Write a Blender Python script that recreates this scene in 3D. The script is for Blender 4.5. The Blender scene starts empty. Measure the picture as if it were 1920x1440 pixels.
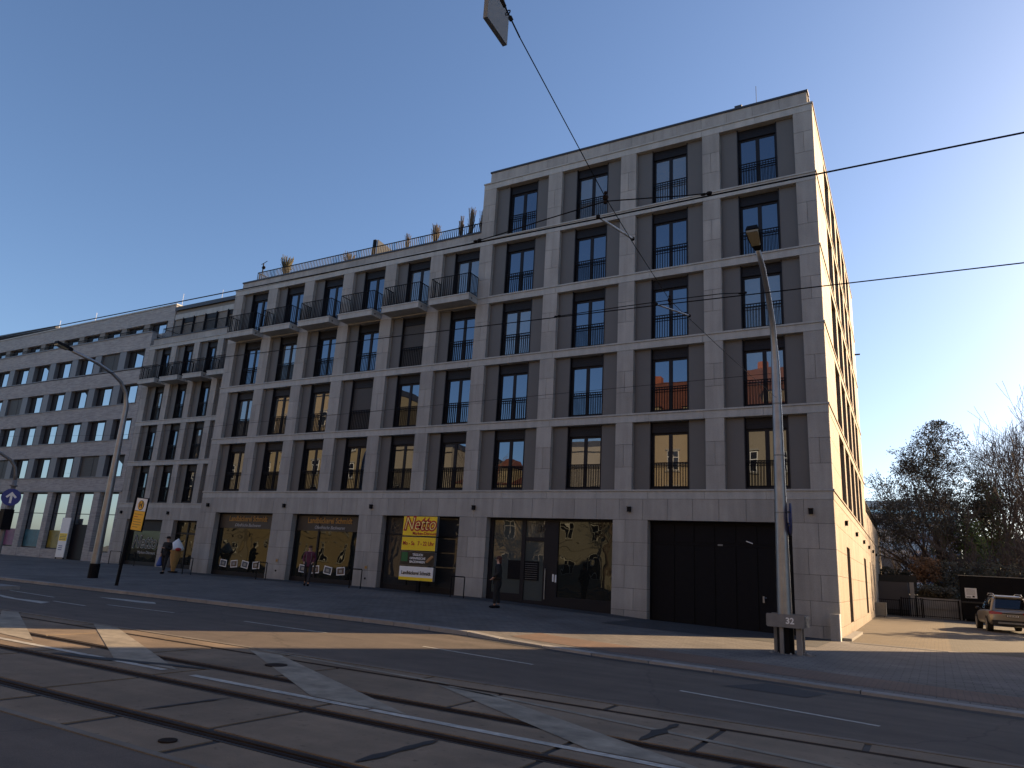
import bpy, math, random
from mathutils import Vector, Matrix
R=random.Random(7)
S=bpy.context.scene; COL=S.collection
# ------------------------------------------------------------ helpers
class MB:
    def __init__(s): s.v=[];s.f=[];s.m=[]
    def face(s,pts,m=0):
        n=len(s.v); s.v+= [tuple(p) for p in pts]; s.f.append(tuple(range(n,n+len(pts)))); s.m.append(m)
    def hexa(s,p,m=0):
        n=len(s.v); s.v+=[tuple(q) for q in p]
        for f in ((0,3,2,1),(4,5,6,7),(0,1,5,4),(1,2,6,5),(2,3,7,6),(3,0,4,7)):
            s.f.append(tuple(n+i for i in f)); s.m.append(m)
    def box(s,x0,x1,y0,y1,z0,z1,m=0):
        if x1<x0:x0,x1=x1,x0
        if y1<y0:y0,y1=y1,y0
        s.hexa([(x0,y0,z0),(x1,y0,z0),(x1,y1,z0),(x0,y1,z0),(x0,y0,z1),(x1,y0,z1),(x1,y1,z1),(x0,y1,z1)],m)
    def tube(s,pts,r,n=8,m=0,cap=True):
        pts=[Vector(p) for p in pts]; rs=r if isinstance(r,(list,tuple)) else [r]*len(pts)
        base=len(s.v); up=None
        for i,p in enumerate(pts):
            d=(pts[min(i+1,len(pts)-1)]-pts[max(i-1,0)])
            if d.length<1e-9: d=Vector((0,0,1))
            d.normalize()
            if up is None: up=Vector((0,0,1)) if abs(d.z)<.9 else Vector((1,0,0))
            a=d.cross(up)
            if a.length<1e-6: a=d.orthogonal()
            a.normalize(); b=d.cross(a).normalized(); up=b.cross(d) if False else up
            for k in range(n):
                t=2*math.pi*k/n; s.v.append(tuple(p+a*math.cos(t)*rs[i]+b*math.sin(t)*rs[i]))
        for i in range(len(pts)-1):
            for k in range(n):
                k2=(k+1)%n
                s.f.append((base+i*n+k,base+i*n+k2,base+(i+1)*n+k2,base+(i+1)*n+k)); s.m.append(m)
        if cap:
            s.f.append(tuple(base+k for k in range(n))[::-1]); s.m.append(m)
            s.f.append(tuple(base+(len(pts)-1)*n+k for k in range(n))); s.m.append(m)
    def ball(s,c,rx,ry=None,rz=None,m=0,n=10):
        ry=ry or rx; rz=rz or rx; base=len(s.v); h=n//2
        for i in range(h+1):
            a=math.pi*i/h
            for k in range(n):
                t=2*math.pi*k/n
                s.v.append((c[0]+rx*math.sin(a)*math.cos(t),c[1]+ry*math.sin(a)*math.sin(t),c[2]+rz*math.cos(a)))
        for i in range(h):
            for k in range(n):
                k2=(k+1)%n; s.f.append((base+i*n+k,base+(i+1)*n+k,base+(i+1)*n+k2,base+i*n+k2)); s.m.append(m)
    def disc(s,c,r,axis,th,n=24,m=0):
        c=Vector(c);axis=Vector(axis).normalized(); s.tube([c-axis*th/2,c+axis*th/2],r,n,m)
    def mesh(s,name,mats,smooth=False):
        me=bpy.data.meshes.new(name); me.from_pydata(s.v,[],s.f)
        for m in mats: me.materials.append(m)
        if len(mats)>1:
            me.polygons.foreach_set('material_index',s.m)
        if smooth: me.polygons.foreach_set('use_smooth',[True]*len(me.polygons))
        me.update(); return me
    def build(s,name,mats,parent=None,loc=None,rot=None,smooth=False):
        if not isinstance(mats,(list,tuple)): mats=[mats]
        return link(name,s.mesh(name,mats,smooth),parent,loc,rot)
def link(name,data,parent=None,loc=None,rot=None):
    o=bpy.data.objects.new(name,data); COL.objects.link(o)
    if parent: o.parent=parent
    if loc: o.location=loc
    if rot: o.rotation_euler=rot
    return o
def tag(o,label=None,cat=None,group=None,kind=None):
    if label:o['label']=label
    if cat:o['category']=cat
    if group:o['group']=group
    if kind:o['kind']=kind
    return o
def empty(name,loc=(0,0,0),rz=0,**k):
    o=link(name,None,None,loc,(0,0,rz)); o.empty_display_size=.2; tag(o,**k); return o
def copy_tree(o,parent=None):
    c=o.copy(); COL.objects.link(c); c.parent=parent
    for ch in list(o.children): copy_tree(ch,c)
    return c
# ------------------------------------------------------------ materials
def nt(name):
    m=bpy.data.materials.new(name); m.use_nodes=True; t=m.node_tree; b=t.nodes['Principled BSDF']; return m,t,b
def N(t,typ,**k):
    n=t.nodes.new(typ)
    for a,v in k.items():
        if a in n.inputs.keys(): n.inputs[a].default_value=v
        else: setattr(n,a,v)
    return n
def plain(name,c,rough=.6,metal=0,var=.0,scale=6,bump=0,bscale=60,spec=.5,island=0.):
    m,t,b=nt(name); b.inputs['Roughness'].default_value=rough; b.inputs['Metallic'].default_value=metal
    b.inputs['Specular IOR Level'].default_value=spec
    L=t.links.new; tc=N(t,'ShaderNodeTexCoord')
    no=N(t,'ShaderNodeTexNoise',Scale=scale,Detail=6.,Roughness=.65); L(tc.outputs['Object'],no.inputs['Vector'])
    mr=N(t,'ShaderNodeMapRange'); mr.inputs['From Min'].default_value=.25; mr.inputs['From Max'].default_value=.75
    mr.inputs['To Min'].default_value=1-var; mr.inputs['To Max'].default_value=1+var; L(no.outputs['Fac'],mr.inputs['Value'])
    last=mr.outputs[0]
    if island:
        g=N(t,'ShaderNodeNewGeometry'); m2=N(t,'ShaderNodeMapRange'); m2.inputs['To Min'].default_value=1-island; m2.inputs['To Max'].default_value=1+island
        L(g.outputs['Random Per Island'],m2.inputs['Value'])
        mu=N(t,'ShaderNodeMath',operation='MULTIPLY'); L(last,mu.inputs[0]); L(m2.outputs[0],mu.inputs[1]); last=mu.outputs[0]
    vm=N(t,'ShaderNodeVectorMath',operation='SCALE'); vm.inputs[0].default_value=c[:3]; L(last,vm.inputs['Scale']); L(vm.outputs[0],b.inputs['Base Color'])
    if bump:
        nb=N(t,'ShaderNodeTexNoise',Scale=bscale,Detail=4.); L(tc.outputs['Object'],nb.inputs['Vector'])
        bp=N(t,'ShaderNodeBump',Strength=bump,Distance=.01); L(nb.outputs['Fac'],bp.inputs['Height']); L(bp.outputs[0],b.inputs['Normal'])
    return m
def stone_mat(name,c,isl=.1,streak=.22):
    m=plain(name,c,.75,var=.10,scale=1.1,bump=.35,bscale=45,island=isl)
    t=m.node_tree;b=t.nodes['Principled BSDF'];L=t.links.new
    src=b.inputs['Base Color'].links[0].from_socket
    tc=N(t,'ShaderNodeTexCoord'); n2=N(t,'ShaderNodeTexNoise',Scale=22.,Detail=8.,Roughness=.75); L(tc.outputs['Object'],n2.inputs['Vector'])
    mp=N(t,'ShaderNodeMapping'); mp.inputs['Scale'].default_value=(2.5,2.5,.25); L(tc.outputs['Object'],mp.inputs['Vector'])
    n3=N(t,'ShaderNodeTexNoise',Scale=1.5,Detail=5.); L(mp.outputs[0],n3.inputs['Vector'])
    ad=N(t,'ShaderNodeMath',operation='ADD'); L(n2.outputs['Fac'],ad.inputs[0]); L(n3.outputs['Fac'],ad.inputs[1])
    mr=N(t,'ShaderNodeMapRange'); mr.inputs['From Min'].default_value=.6; mr.inputs['From Max'].default_value=1.4; mr.inputs['To Min'].default_value=1-streak; mr.inputs['To Max'].default_value=1+streak
    L(ad.outputs[0],mr.inputs['Value']); vm=N(t,'ShaderNodeVectorMath',operation='SCALE'); L(src,vm.inputs[0]); L(mr.outputs[0],vm.inputs['Scale']); L(vm.outputs[0],b.inputs['Base Color'])
    return m
def brick_mat(name,c1,c2,mortar,bw,bh,msize,axis='xz',rough=.85,bump=.5,offset=.5,noise=.15,nscale=.7):
    m,t,b=nt(name); L=t.links.new; b.inputs['Roughness'].default_value=rough
    tc=N(t,'ShaderNodeTexCoord'); mp=N(t,'ShaderNodeSeparateXYZ'); L(tc.outputs['Object'],mp.inputs[0])
    cb=N(t,'ShaderNodeCombineXYZ'); a={'x':0,'y':1,'z':2}
    L(mp.outputs[a[axis[0]]],cb.inputs[0]); L(mp.outputs[a[axis[1]]],cb.inputs[1])
    br=N(t,'ShaderNodeTexBrick'); br.offset=offset
    br.inputs['Color1'].default_value=(*c1,1);br.inputs['Color2'].default_value=(*c2,1);br.inputs['Mortar'].default_value=(*mortar,1)
    br.inputs['Scale'].default_value=1; br.inputs['Brick Width'].default_value=bw; br.inputs['Row Height'].default_value=bh; br.inputs['Mortar Size'].default_value=msize; br.inputs['Mortar Smooth'].default_value=.3
    L(cb.outputs[0],br.inputs['Vector'])
    no=N(t,'ShaderNodeTexNoise',Scale=nscale,Detail=7.,Roughness=.7); L(tc.outputs['Object'],no.inputs['Vector'])
    mr=N(t,'ShaderNodeMapRange'); mr.inputs['From Min'].default_value=.3;mr.inputs['From Max'].default_value=.7;mr.inputs['To Min'].default_value=1-noise;mr.inputs['To Max'].default_value=1+noise
    L(no.outputs['Fac'],mr.inputs['Value']); vm=N(t,'ShaderNodeVectorMath',operation='SCALE'); L(br.outputs['Color'],vm.inputs[0]); L(mr.outputs[0],vm.inputs['Scale']); L(vm.outputs[0],b.inputs['Base Color'])
    bp=N(t,'ShaderNodeBump',Strength=bump,Distance=.006,invert=True); L(br.outputs['Fac'],bp.inputs['Height']); L(bp.outputs[0],b.inputs['Normal'])
    return m
def glass_mat(name,base=(.012,.013,.016),lo=.3,hi=.85,rough=.0,wave=.02,wscale=.9,tint=(.9,.95,1,1)):
    m=bpy.data.materials.new(name); m.use_nodes=True; t=m.node_tree; t.nodes.clear(); L=t.links.new
    out=N(t,'ShaderNodeOutputMaterial'); d=N(t,'ShaderNodeBsdfDiffuse'); d.inputs[0].default_value=(*base,1)
    g=N(t,'ShaderNodeBsdfGlossy'); g.inputs['Roughness'].default_value=rough; g.inputs['Color'].default_value=tint
    lw=N(t,'ShaderNodeLayerWeight',Blend=.25); mr=N(t,'ShaderNodeMapRange'); mr.inputs['To Min'].default_value=lo; mr.inputs['To Max'].default_value=hi
    L(lw.outputs['Fresnel'],mr.inputs['Value']); mx=N(t,'ShaderNodeMixShader'); L(mr.outputs[0],mx.inputs[0]); L(d.outputs[0],mx.inputs[1]); L(g.outputs[0],mx.inputs[2]); L(mx.outputs[0],out.inputs[0])
    tc=N(t,'ShaderNodeTexCoord'); no=N(t,'ShaderNodeTexNoise',Scale=wscale,Detail=1.5); L(tc.outputs['Object'],no.inputs['Vector'])
    oi=N(t,'ShaderNodeObjectInfo'); ad=N(t,'ShaderNodeVectorMath',operation='ADD'); sc=N(t,'ShaderNodeVectorMath',operation='SCALE'); sc.inputs['Scale'].default_value=1
    cx=N(t,'ShaderNodeCombineXYZ'); mm=N(t,'ShaderNodeMath',operation='MULTIPLY'); mm.inputs[1].default_value=37.; L(oi.outputs['Random'],mm.inputs[0]); L(mm.outputs[0],cx.inputs[0]); L(mm.outputs[0],cx.inputs[2])
    L(tc.outputs['Object'],ad.inputs[0]); L(cx.outputs[0],ad.inputs[1]); L(ad.outputs[0],no.inputs['Vector'])
    bp=N(t,'ShaderNodeBump',Strength=1.,Distance=wave); L(no.outputs['Fac'],bp.inputs['Height']); L(bp.outputs[0],g.inputs['Normal'])
    return m
M={}
M['stone']=stone_mat('limestone_cladding',(.345,.332,.305))
M['stone_side']=stone_mat('limestone_sun_tinted',(.335,.265,.195),.06)  # same limestone as the front, warm sunlight put into its colour
M['joint_side']=plain('joint_sun_lightened',(.25,.22,.18),.9)  # joint colour lightened to carry the sun on the side wall
M['band']=stone_mat('limestone_band',(.40,.40,.375),.05)
M['joint']=plain('dark_joint',(.10,.09,.085),.9)
M['panel']=plain('grey_metal_panel',(.125,.122,.117),.55,var=.06,scale=.8,spec=.35)
M['panel_light']=plain('taupe_render',(.20,.185,.165),.8,var=.05)
M['frame']=plain('anthracite_frame',(.014,.014,.018),.5,spec=.2)
M['shutter']=plain('roller_shutter',(.055,.052,.05),.6,var=.05)
M['black']=plain('black_metal',(.007,.007,.009),.6,var=.2,spec=.12)
M['glassbright']=glass_mat('sky_reflecting_glass',lo=.42,hi=.9,wave=.003)
M['glass']=glass_mat('window_glass',tint=(.72,.84,1,1),wave=.0018,lo=.16)
M['greyfilm']=glass_mat('grey_film_glass',base=(.030,.032,.034),lo=.03,hi=.22,wave=.004)
M['glass_curtain']=glass_mat('window_glass_curtain',base=(.10,.105,.10),wave=.0018,lo=.15)
M['shopglass']=glass_mat('shop_glass',base=(.011,.012,.011),lo=.045,hi=.32,wave=.012,wscale=.8,tint=(.78,.86,.82,1))
M['doorglass']=glass_mat('entrance_glass',base=(.065,.075,.07),lo=.04,hi=.4,wave=.004)
M['brick']=brick_mat('pale_long_brick',(.42,.405,.385),(.29,.28,.275),(.31,.30,.29),.49,.065,.006,bump=.7,noise=.1,nscale=1.4)
M['pier']=plain('grey_pier_metal',(.17,.175,.185),.55,var=.05)
M['capmetal']=plain('dark_roof_metal',(.03,.032,.042),.5)
M['asphalt']=plain('asphalt',(.105,.084,.068),.88,var=.22,scale=1.2,bump=.6,bscale=140)
M['asphalt2']=plain('asphalt_patch',(.034,.034,.037),.85,var=.2,scale=2,bump=.5,bscale=140)
M['track']=plain('track_concrete',(.19,.142,.095),.85,var=.3,scale=1.0,bump=.5,bscale=90,island=.10)
M['bitumen']=plain('bitumen_joint',(.018,.016,.016),.7,var=.3,scale=8)
M['rail']=plain('worn_rail_steel',(.026,.019,.016),.85,spec=.1,var=.3,scale=5)
M['railtop']=plain('polished_rail_steel',(.036,.028,.024),.8,spec=.15,var=.3,scale=5)
M['paint']=plain('worn_white_paint',(.40,.39,.35),.7,var=.4,scale=9)
M['paintold']=plain('faded_white_paint',(.255,.225,.175),.8,var=.4,scale=3)
M['kerb']=plain('granite_kerb',(.25,.24,.225),.8,var=.18,scale=4,bump=.5,bscale=70,island=.18)
M['paving']=brick_mat('small_paving',(.15,.135,.12),(.115,.104,.098),(.05,.046,.042),.3,.2,.010,'xy',noise=.3,nscale=.55)
M['redpaving']=brick_mat('red_paving',(.17,.10,.07),(.14,.09,.065),(.05,.04,.035),.2,.1,.008,'xy',noise=.22,nscale=.8)
M['darkpaving']=brick_mat('mosaic_paving',(.06,.06,.063),(.045,.045,.05),(.022,.022,.022),.07,.07,.008,'xy',noise=.3,nscale=.9)
M['alley']=brick_mat('tan_block_paving',(.125,.092,.052),(.095,.072,.042),(.045,.036,.025),.22,.14,.010,'xy',noise=.2,nscale=.6)
M['alley2']=brick_mat('grey_block_paving',(.07,.061,.046),(.058,.052,.042),(.03,.026,.02),.22,.14,.010,'xy',noise=.2,nscale=.6)
M['grass']=plain('dull_ground',(.07,.065,.045),.95,var=.35,scale=.6)
M['galv']=plain('galvanised_steel',(.30,.31,.32),.42,metal=.75,var=.18,scale=3,bump=.15,bscale=20)
M['galvdull']=plain('weathered_steel_post',(.20,.20,.20),.6,metal=.3,var=.15,scale=4)
M['white']=plain('white_enamel',(.80,.80,.78),.5,var=.05)
M['cream']=plain('cream_sheet',(.30,.29,.25),.6,var=.12)
M['yellow']=plain('sign_yellow',(.95,.66,.012),.45,var=.03)
M['yellowlet']=plain('letter_yellow',(.95,.80,.25),.45)
M['orange']=plain('sign_amber',(.95,.50,.012),.45,var=.03)
M['red']=plain('sign_red',(.45,.02,.015),.5)
M['blue']=plain('sign_blue',(.01,.03,.22),.4)
M['signblack']=plain('sign_black',(.006,.006,.006),.4)
M['green']=plain('sign_green',(.01,.12,.03),.5)
M['gold']=plain('gold_lettering',(.38,.19,.03),.5)
M['greytext']=plain('grey_lettering',(.45,.45,.45),.5)
M['bark']=plain('bark',(.13,.10,.08),.95,var=.3,scale=3)
M['barkdark']=plain('dark_bark',(.085,.065,.058),.95,var=.3,scale=3)
M['ivy']=plain('ivy_leaf',(.13,.17,.035),.6,var=.5,scale=1.5)
M['conifer']=plain('dark_foliage',(.075,.062,.035),.85,var=.5,scale=1)
M['shrub']=plain('shrub_leaf',(.09,.08,.04),.8,var=.5,scale=1.5)
M['rust']=plain('rusty_leaf',(.24,.12,.05),.85,var=.5,scale=1.5)
M['drygrass']=plain('dry_grass',(.15,.12,.085),.9,var=.3)
M['skin']=plain('skin',(.42,.25,.18),.6)
M['hairdark']=plain('dark_hair',(.02,.012,.01),.7)
M['coat']=plain('black_cloth',(.012,.012,.014),.85,var=.2)
M['purple']=plain('plum_cloth',(.10,.02,.045),.85,var=.2)
M['trouser']=plain('dark_trousers',(.022,.022,.028),.85,var=.2)
M['concrete']=plain('concrete',(.27,.26,.24),.85,var=.15,scale=2)
M['slat']=plain('brown_timber_slat',(.035,.03,.022),.8,var=.2,scale=3)
M['tyre']=plain('tyre_rubber',(.015,.015,.015),.8)
M['carpaint']=plain('champagne_silver_paint',(.36,.34,.31),.28,metal=.75,spec=.6)
M['carplastic']=plain('black_car_plastic',(.012,.012,.012),.5)
M['carglass']=glass_mat('car_glass',base=(.006,.006,.008),lo=.06,hi=.5,wave=0.001)
M['taillight']=plain('tail_light_red',(.35,.01,.01),.2)
M['mosaicred']=plain('house_red_tiles',(.30,.085,.04),.8,var=.2,scale=2)
def add_noise(m,sc,vec,lo,hi,a=.35,b=.65,detail=5.):
    t=m.node_tree;L=t.links.new;b_=t.nodes['Principled BSDF'];src=b_.inputs['Base Color'].links[0].from_socket
    tc=N(t,'ShaderNodeTexCoord'); mp=N(t,'ShaderNodeMapping'); mp.inputs['Scale'].default_value=vec; L(tc.outputs['Object'],mp.inputs['Vector'])
    n=N(t,'ShaderNodeTexNoise',Scale=sc,Detail=detail,Roughness=.6); L(mp.outputs[0],n.inputs['Vector'])
    mr=N(t,'ShaderNodeMapRange'); mr.inputs['From Min'].default_value=a; mr.inputs['From Max'].default_value=b; mr.inputs['To Min'].default_value=lo; mr.inputs['To Max'].default_value=hi; L(n.outputs['Fac'],mr.inputs['Value'])
    vm=N(t,'ShaderNodeVectorMath',operation='SCALE'); L(src,vm.inputs[0]); L(mr.outputs[0],vm.inputs['Scale']); L(vm.outputs[0],b_.inputs['Base Color'])
def add_cracks(m,sc,w,dark):
    t=m.node_tree;L=t.links.new;b_=t.nodes['Principled BSDF'];src=b_.inputs['Base Color'].links[0].from_socket
    tc=N(t,'ShaderNodeTexCoord'); no=N(t,'ShaderNodeTexNoise',Scale=2.5,Detail=4.); L(tc.outputs['Object'],no.inputs['Vector'])
    mx=N(t,'ShaderNodeVectorMath',operation='MULTIPLY_ADD'); mx.inputs[1].default_value=(.35,.35,.35); L(no.outputs['Color'],mx.inputs[0]); L(tc.outputs['Object'],mx.inputs[2])
    v=N(t,'ShaderNodeTexVoronoi',Scale=sc,feature='DISTANCE_TO_EDGE'); L(mx.outputs[0],v.inputs['Vector'])
    mr=N(t,'ShaderNodeMapRange'); mr.inputs['From Min'].default_value=0; mr.inputs['From Max'].default_value=w; mr.inputs['To Min'].default_value=dark; mr.inputs['To Max'].default_value=1.; L(v.outputs['Distance'],mr.inputs['Value'])
    vm=N(t,'ShaderNodeVectorMath',operation='SCALE'); L(src,vm.inputs[0]); L(mr.outputs[0],vm.inputs['Scale']); L(vm.outputs[0],b_.inputs['Base Color'])
add_noise(M['asphalt'],1.,(.12,2.2,1),.86,1.12); add_noise(M['asphalt'],160.,(1,1,1),.75,1.3,.35,.7,2.); add_cracks(M['asphalt'],.22,.006,.7)
add_noise(M['track'],.45,(1,1,1),.8,1.15); add_noise(M['track'],7.,(1,1,1),.55,1.03,.28,.38,3.); add_noise(M['track'],.9,(.15,2.5,1),.88,1.08); add_noise(M['track'],110.,(1,1,1),.85,1.15,.35,.65,2.)
add_noise(M['paving'],.35,(1,1,1),.82,1.15); add_noise(M['paving'],5.,(1,1,1),.7,1.02,.3,.4,3.)
add_noise(M['paint'],2.,(1,2,1),.75,1.08,.35,.6,6.); add_noise(M['paintold'],1.1,(1,2,1),.72,1.1,.35,.6,7.)
add_noise(M['stone'],.5,(1,1,.35),.88,1.08); 
def foot_grime(m,z0,z1,dark):
    t=m.node_tree;L=t.links.new;b_=t.nodes['Principled BSDF'];src=b_.inputs['Base Color'].links[0].from_socket
    tc=N(t,'ShaderNodeTexCoord'); sp_=N(t,'ShaderNodeSeparateXYZ'); L(tc.outputs['Object'],sp_.inputs[0])
    no=N(t,'ShaderNodeTexNoise',Scale=1.8,Detail=5.); L(tc.outputs['Object'],no.inputs['Vector'])
    ad=N(t,'ShaderNodeMath',operation='ADD'); mu=N(t,'ShaderNodeMath',operation='MULTIPLY'); mu.inputs[1].default_value=.9; L(no.outputs['Fac'],mu.inputs[0]); L(sp_.outputs[2],ad.inputs[0]); L(mu.outputs[0],ad.inputs[1])
    mr=N(t,'ShaderNodeMapRange'); mr.inputs['From Min'].default_value=z0; mr.inputs['From Max'].default_value=z1; mr.inputs['To Min'].default_value=dark; mr.inputs['To Max'].default_value=1.; L(ad.outputs[0],mr.inputs['Value'])
    vm=N(t,'ShaderNodeVectorMath',operation='SCALE'); L(src,vm.inputs[0]); L(mr.outputs[0],vm.inputs['Scale']); L(vm.outputs[0],b_.inputs['Base Color'])
foot_grime(M['stone'],.5,1.5,.78); foot_grime(M['stone_side'],.2,1.2,.8)
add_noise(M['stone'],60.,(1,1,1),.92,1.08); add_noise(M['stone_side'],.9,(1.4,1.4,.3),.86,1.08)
# ------------------------------------------------------------ ground heights
def interp(x,P):
    if x<=P[0][0]:return P[0][1]
    for (a,b),(c,d) in zip(P,P[1:]):
        if x<=c:return b+(d-b)*(x-a)/(c-a)
    return P[-1][1]
def base(x): return interp(x,[(-200,.45),(-32,.42),(-19.8,.42),(-13.87,.35),(-8.07,.16),(-6.45,.08),(0,-.04),(100,-.04)])
KYP=[(-200,-11.),(-30,-11.1),(-18,-11.1),(-9.5,-11.25),(-7.2,-11.55),(-5.6,-12.05),(-3,-12.65),(-1.1,-12.85),(1.3,-13.35),(3.8,-13.75),(30,-15),(110,-15)]
def YKF(x): return interp(x,KYP)
def ktop(x): return interp(x,[(-200,.10),(-7.4,.10),(-5.8,.045),(110,.045)])
YT=-17.4
def kroad(x): return ktop(x)-interp(x,[(-7.4,.10),(-5.8,.045)])
def gz(x,y):
    if y>=0: return base(x)
    yk=YKF(x)
    if y>=yk: t=y/yk; return base(x)*(1-t)+ktop(x)*t
    return 0.
XB=[-150,-90,-60,-45,-36,-32,-30,-26,-22,-19.8,-18,-17,-15.5,-13.87,-12,-10,-9.5,-8.07,-7.4,-7.2,-6.45,-5.8,-5.6,-4.75,-4,-3,-2,-1.1,0,1.3,2.5,3.8,8,14,20,30,60,110]
def sheet(name,x0,x1,ys,zf,mat,label,dz=0.,cat='ground'):
    """ys: list of numbers or functions of x"""
    xs=[x0]+[x for x in XB if x0<x<x1]+[x1]; mb=MB(); n=len(xs)
    for y in ys:
        for x in xs:
            yy=y(x) if callable(y) else y
            mb.v.append((x,yy,zf(x,yy)+dz))
    y0=ys[0](0) if callable(ys[0]) else ys[0]; y1=ys[1](0) if callable(ys[1]) else ys[1]
    for j in range(len(ys)-1):
        for i in range(n-1):
            a=j*n+i; q=(a,a+1,a+n+1,a+n)
            if y1<y0: q=q[::-1]
            mb.f.append(q); mb.m.append(0)
    o=mb.build(name,mat); tag(o,label,cat,kind='structure'); return o
g=MB(); g.face([(-900,-900,-.32),(900,-900,-.32),(900,900,-.32),(-900,900,-.32)])
tag(g.build('ground',M['grass']),'dull bare ground reaching to the horizon','ground',kind='structure')
sheet('pavement',-150,110,[lambda x:YKF(x)+.28,lambda x:YKF(x)*.66,lambda x:YKF(x)*.33,0],gz,M['paving'],'grey block pavement in front of the stone apartment building',cat='pavement')
def back(x,y): return base(x)
sheet('forecourt',-150,-33.3,[0,4.3],back,M['paving'],'grey paving running up to the recessed buildings on the left',cat='pavement')
sheet('alley_paving',-1.4,3.1,[0,10,20,34.5],back,M['alley'],'tan block paving beside the sunlit side wall',cat='pavement')
sheet('driveway_paving',3.1,34,[0,10,20,34.5],back,M['alley2'],'grey block paving under the parked silver car',cat='pavement')
sheet('cycle_path',-6.2,26,[lambda x:YKF(x)+.75,lambda x:YKF(x)+2.3],gz,M['redpaving'],'reddish cycle path strip along the kerb',.005,cat='cycle path')
sheet('mosaic_strip',-33.5,-6.8,[-1.25,0],gz,M['darkpaving'],'dark mosaic paving strip at the foot of the shopfronts',.005,cat='pavement')
sheet('doorway_paving',-6.8,-.2,[-4.2,0],gz,M['darkpaving'],'dark mosaic paving in front of the garage door',.006,cat='pavement')
sheet('drain_channel',.3,3.0,[-.75,-.35],gz,M['asphalt2'],'dark drainage strip across the mouth of the alley',.005,cat='drain')
sheet('road',-150,110,[lambda x:YKF(x)+.12,YT],lambda x,y:0.,M['asphalt'],'dark asphalt carriageway between kerb and tram tracks',cat='road')
rpm=MB(); rpm.face([(-.3,-14.5,.005),(.2,-13.5,.005),(1.2,-13.85,.005),(1.0,-14.6,.005)][::-1]); tag(rpm.build('road_patch',M['asphalt2']),'darker asphalt repair patch near the kerb','road',kind='structure')
sheet('near_road',-150,110,[-22.86,-27,-31],lambda x,y:-.002,M['asphalt'],'asphalt lane on the near side of the tram tracks',cat='road')
sheet('far_pavement',-150,110,[-31.2,-40],lambda x,y:.12,M['paving'],'pavement on the far side of the street, behind the camera',cat='pavement')
sheet('track_bed',-150,110,[YT+.02,-22.9],lambda x,y:-.012,M['bitumen'],'dark bitumen bed showing in the joints of the track slabs',cat='track bed')
# kerb stones
kb=MB(); x=-120.; rr=random.Random(3)
while x<70:
    L=1.0+.3*rr.random() if x<-7 else (1.3 if x<-1 else 2.5)
    a,b=x+.009,x+L-.009; za,zb=ktop(a)+.004,ktop(b)+.004; ya,yb=YKF(a),YKF(b)
    kb.hexa([(a,ya,-.1),(b,yb,-.1),(b,yb+.29,-.1),(a,ya+.29,-.1),(a,ya+.02,za),(b,yb+.02,zb),(b,yb+.29,zb+.002),(a,ya+.29,za+.002)])
    x+=L
tag(kb.build('kerb',M['kerb']),'row of granite kerb stones edging the pavement','kerb',kind='structure')
kb=MB(); kb.box(-120,100,-31.25,-31,-.1,.13); tag(kb.build('kerb',M['kerb']),'granite kerb on the far side of the street','kerb',kind='structure')
# gutter strip
sheet('gutter',-120,30,[lambda x:YKF(x)-.005,lambda x:YKF(x)-.28],lambda x,y:0.,M['asphalt2'],'dark gutter line at the foot of the kerb',.004,cat='gutter')
# ------------------------------------------------------------ tram tracks
RW=.26
rails=[-18.0,-19.45,-20.62,-22.07]
def slabrow(name,y0,y1,pitch,off,label,gap=.05):
    mb=MB(); x=-60+off
    while x<30:
        mb.box(x+gap*.75,x+pitch-gap*.75,y1+.012,y0-.012,-.3,0.0); x+=pitch
    tag(mb.build(name,M['track']),label,'track slab',kind='structure')
h=RW/2
slabrow('track_slab',YT-.13,-18.0+.05,2.95,.1,'concrete slabs between the asphalt edge and the far rail')
slabrow('track_slab',-18.0-.05,-19.45+h,2.95,1.6,'concrete slabs between the rails of the far track')
slabrow('track_slab',-19.45-h,-20.62+h,2.95,.55,'concrete slabs between the two tram tracks')
slabrow('track_slab',-20.62-h,-22.07+h,2.95,.65,'concrete slabs between the rails of the near track')
slabrow('track_slab',-22.07-h,-22.78,1.48,.9,'narrow concrete slabs outside the near rail',.07)
e=MB(); e.box(-120,60,YT-.11,YT,-.2,.006); e.box(-120,60,-22.86,-22.78,-.2,.008)
tag(e.build('track_edging',plain('edging_concrete',(.15,.13,.105),.85,var=.3,scale=3)),'thin pale edging strips along both sides of the tram tracks','edging',kind='structure')
for i,ry in enumerate(rails):
    mb=MB()
    if i==0:
        mb.box(-120,60,ry-.045,ry-.02,-.1,.001,1); mb.box(-120,60,ry-.015,ry+.03,-.1,.003,0)
    else:
        mb.box(-120,60,ry-.115,ry-.075,-.1,-.004,2)
        mb.box(-120,60,ry-.07,ry-.035,-.1,.001,0)
        mb.box(-120,60,ry+.02,ry+.07,-.1,.004,1)
        mb.box(-120,60,ry+.075,ry+.115,-.1,-.004,2)
    o=mb.build('tram_rail',[M['rail'],M['railtop'],M['bitumen']])
    tag(o,['thin rail nearest the building, beside the asphalt edge','second rail from the building, crossing the faded hatching','third rail from the building, near the white line','rail nearest the camera'][i],'rail',kind='structure')
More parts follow.
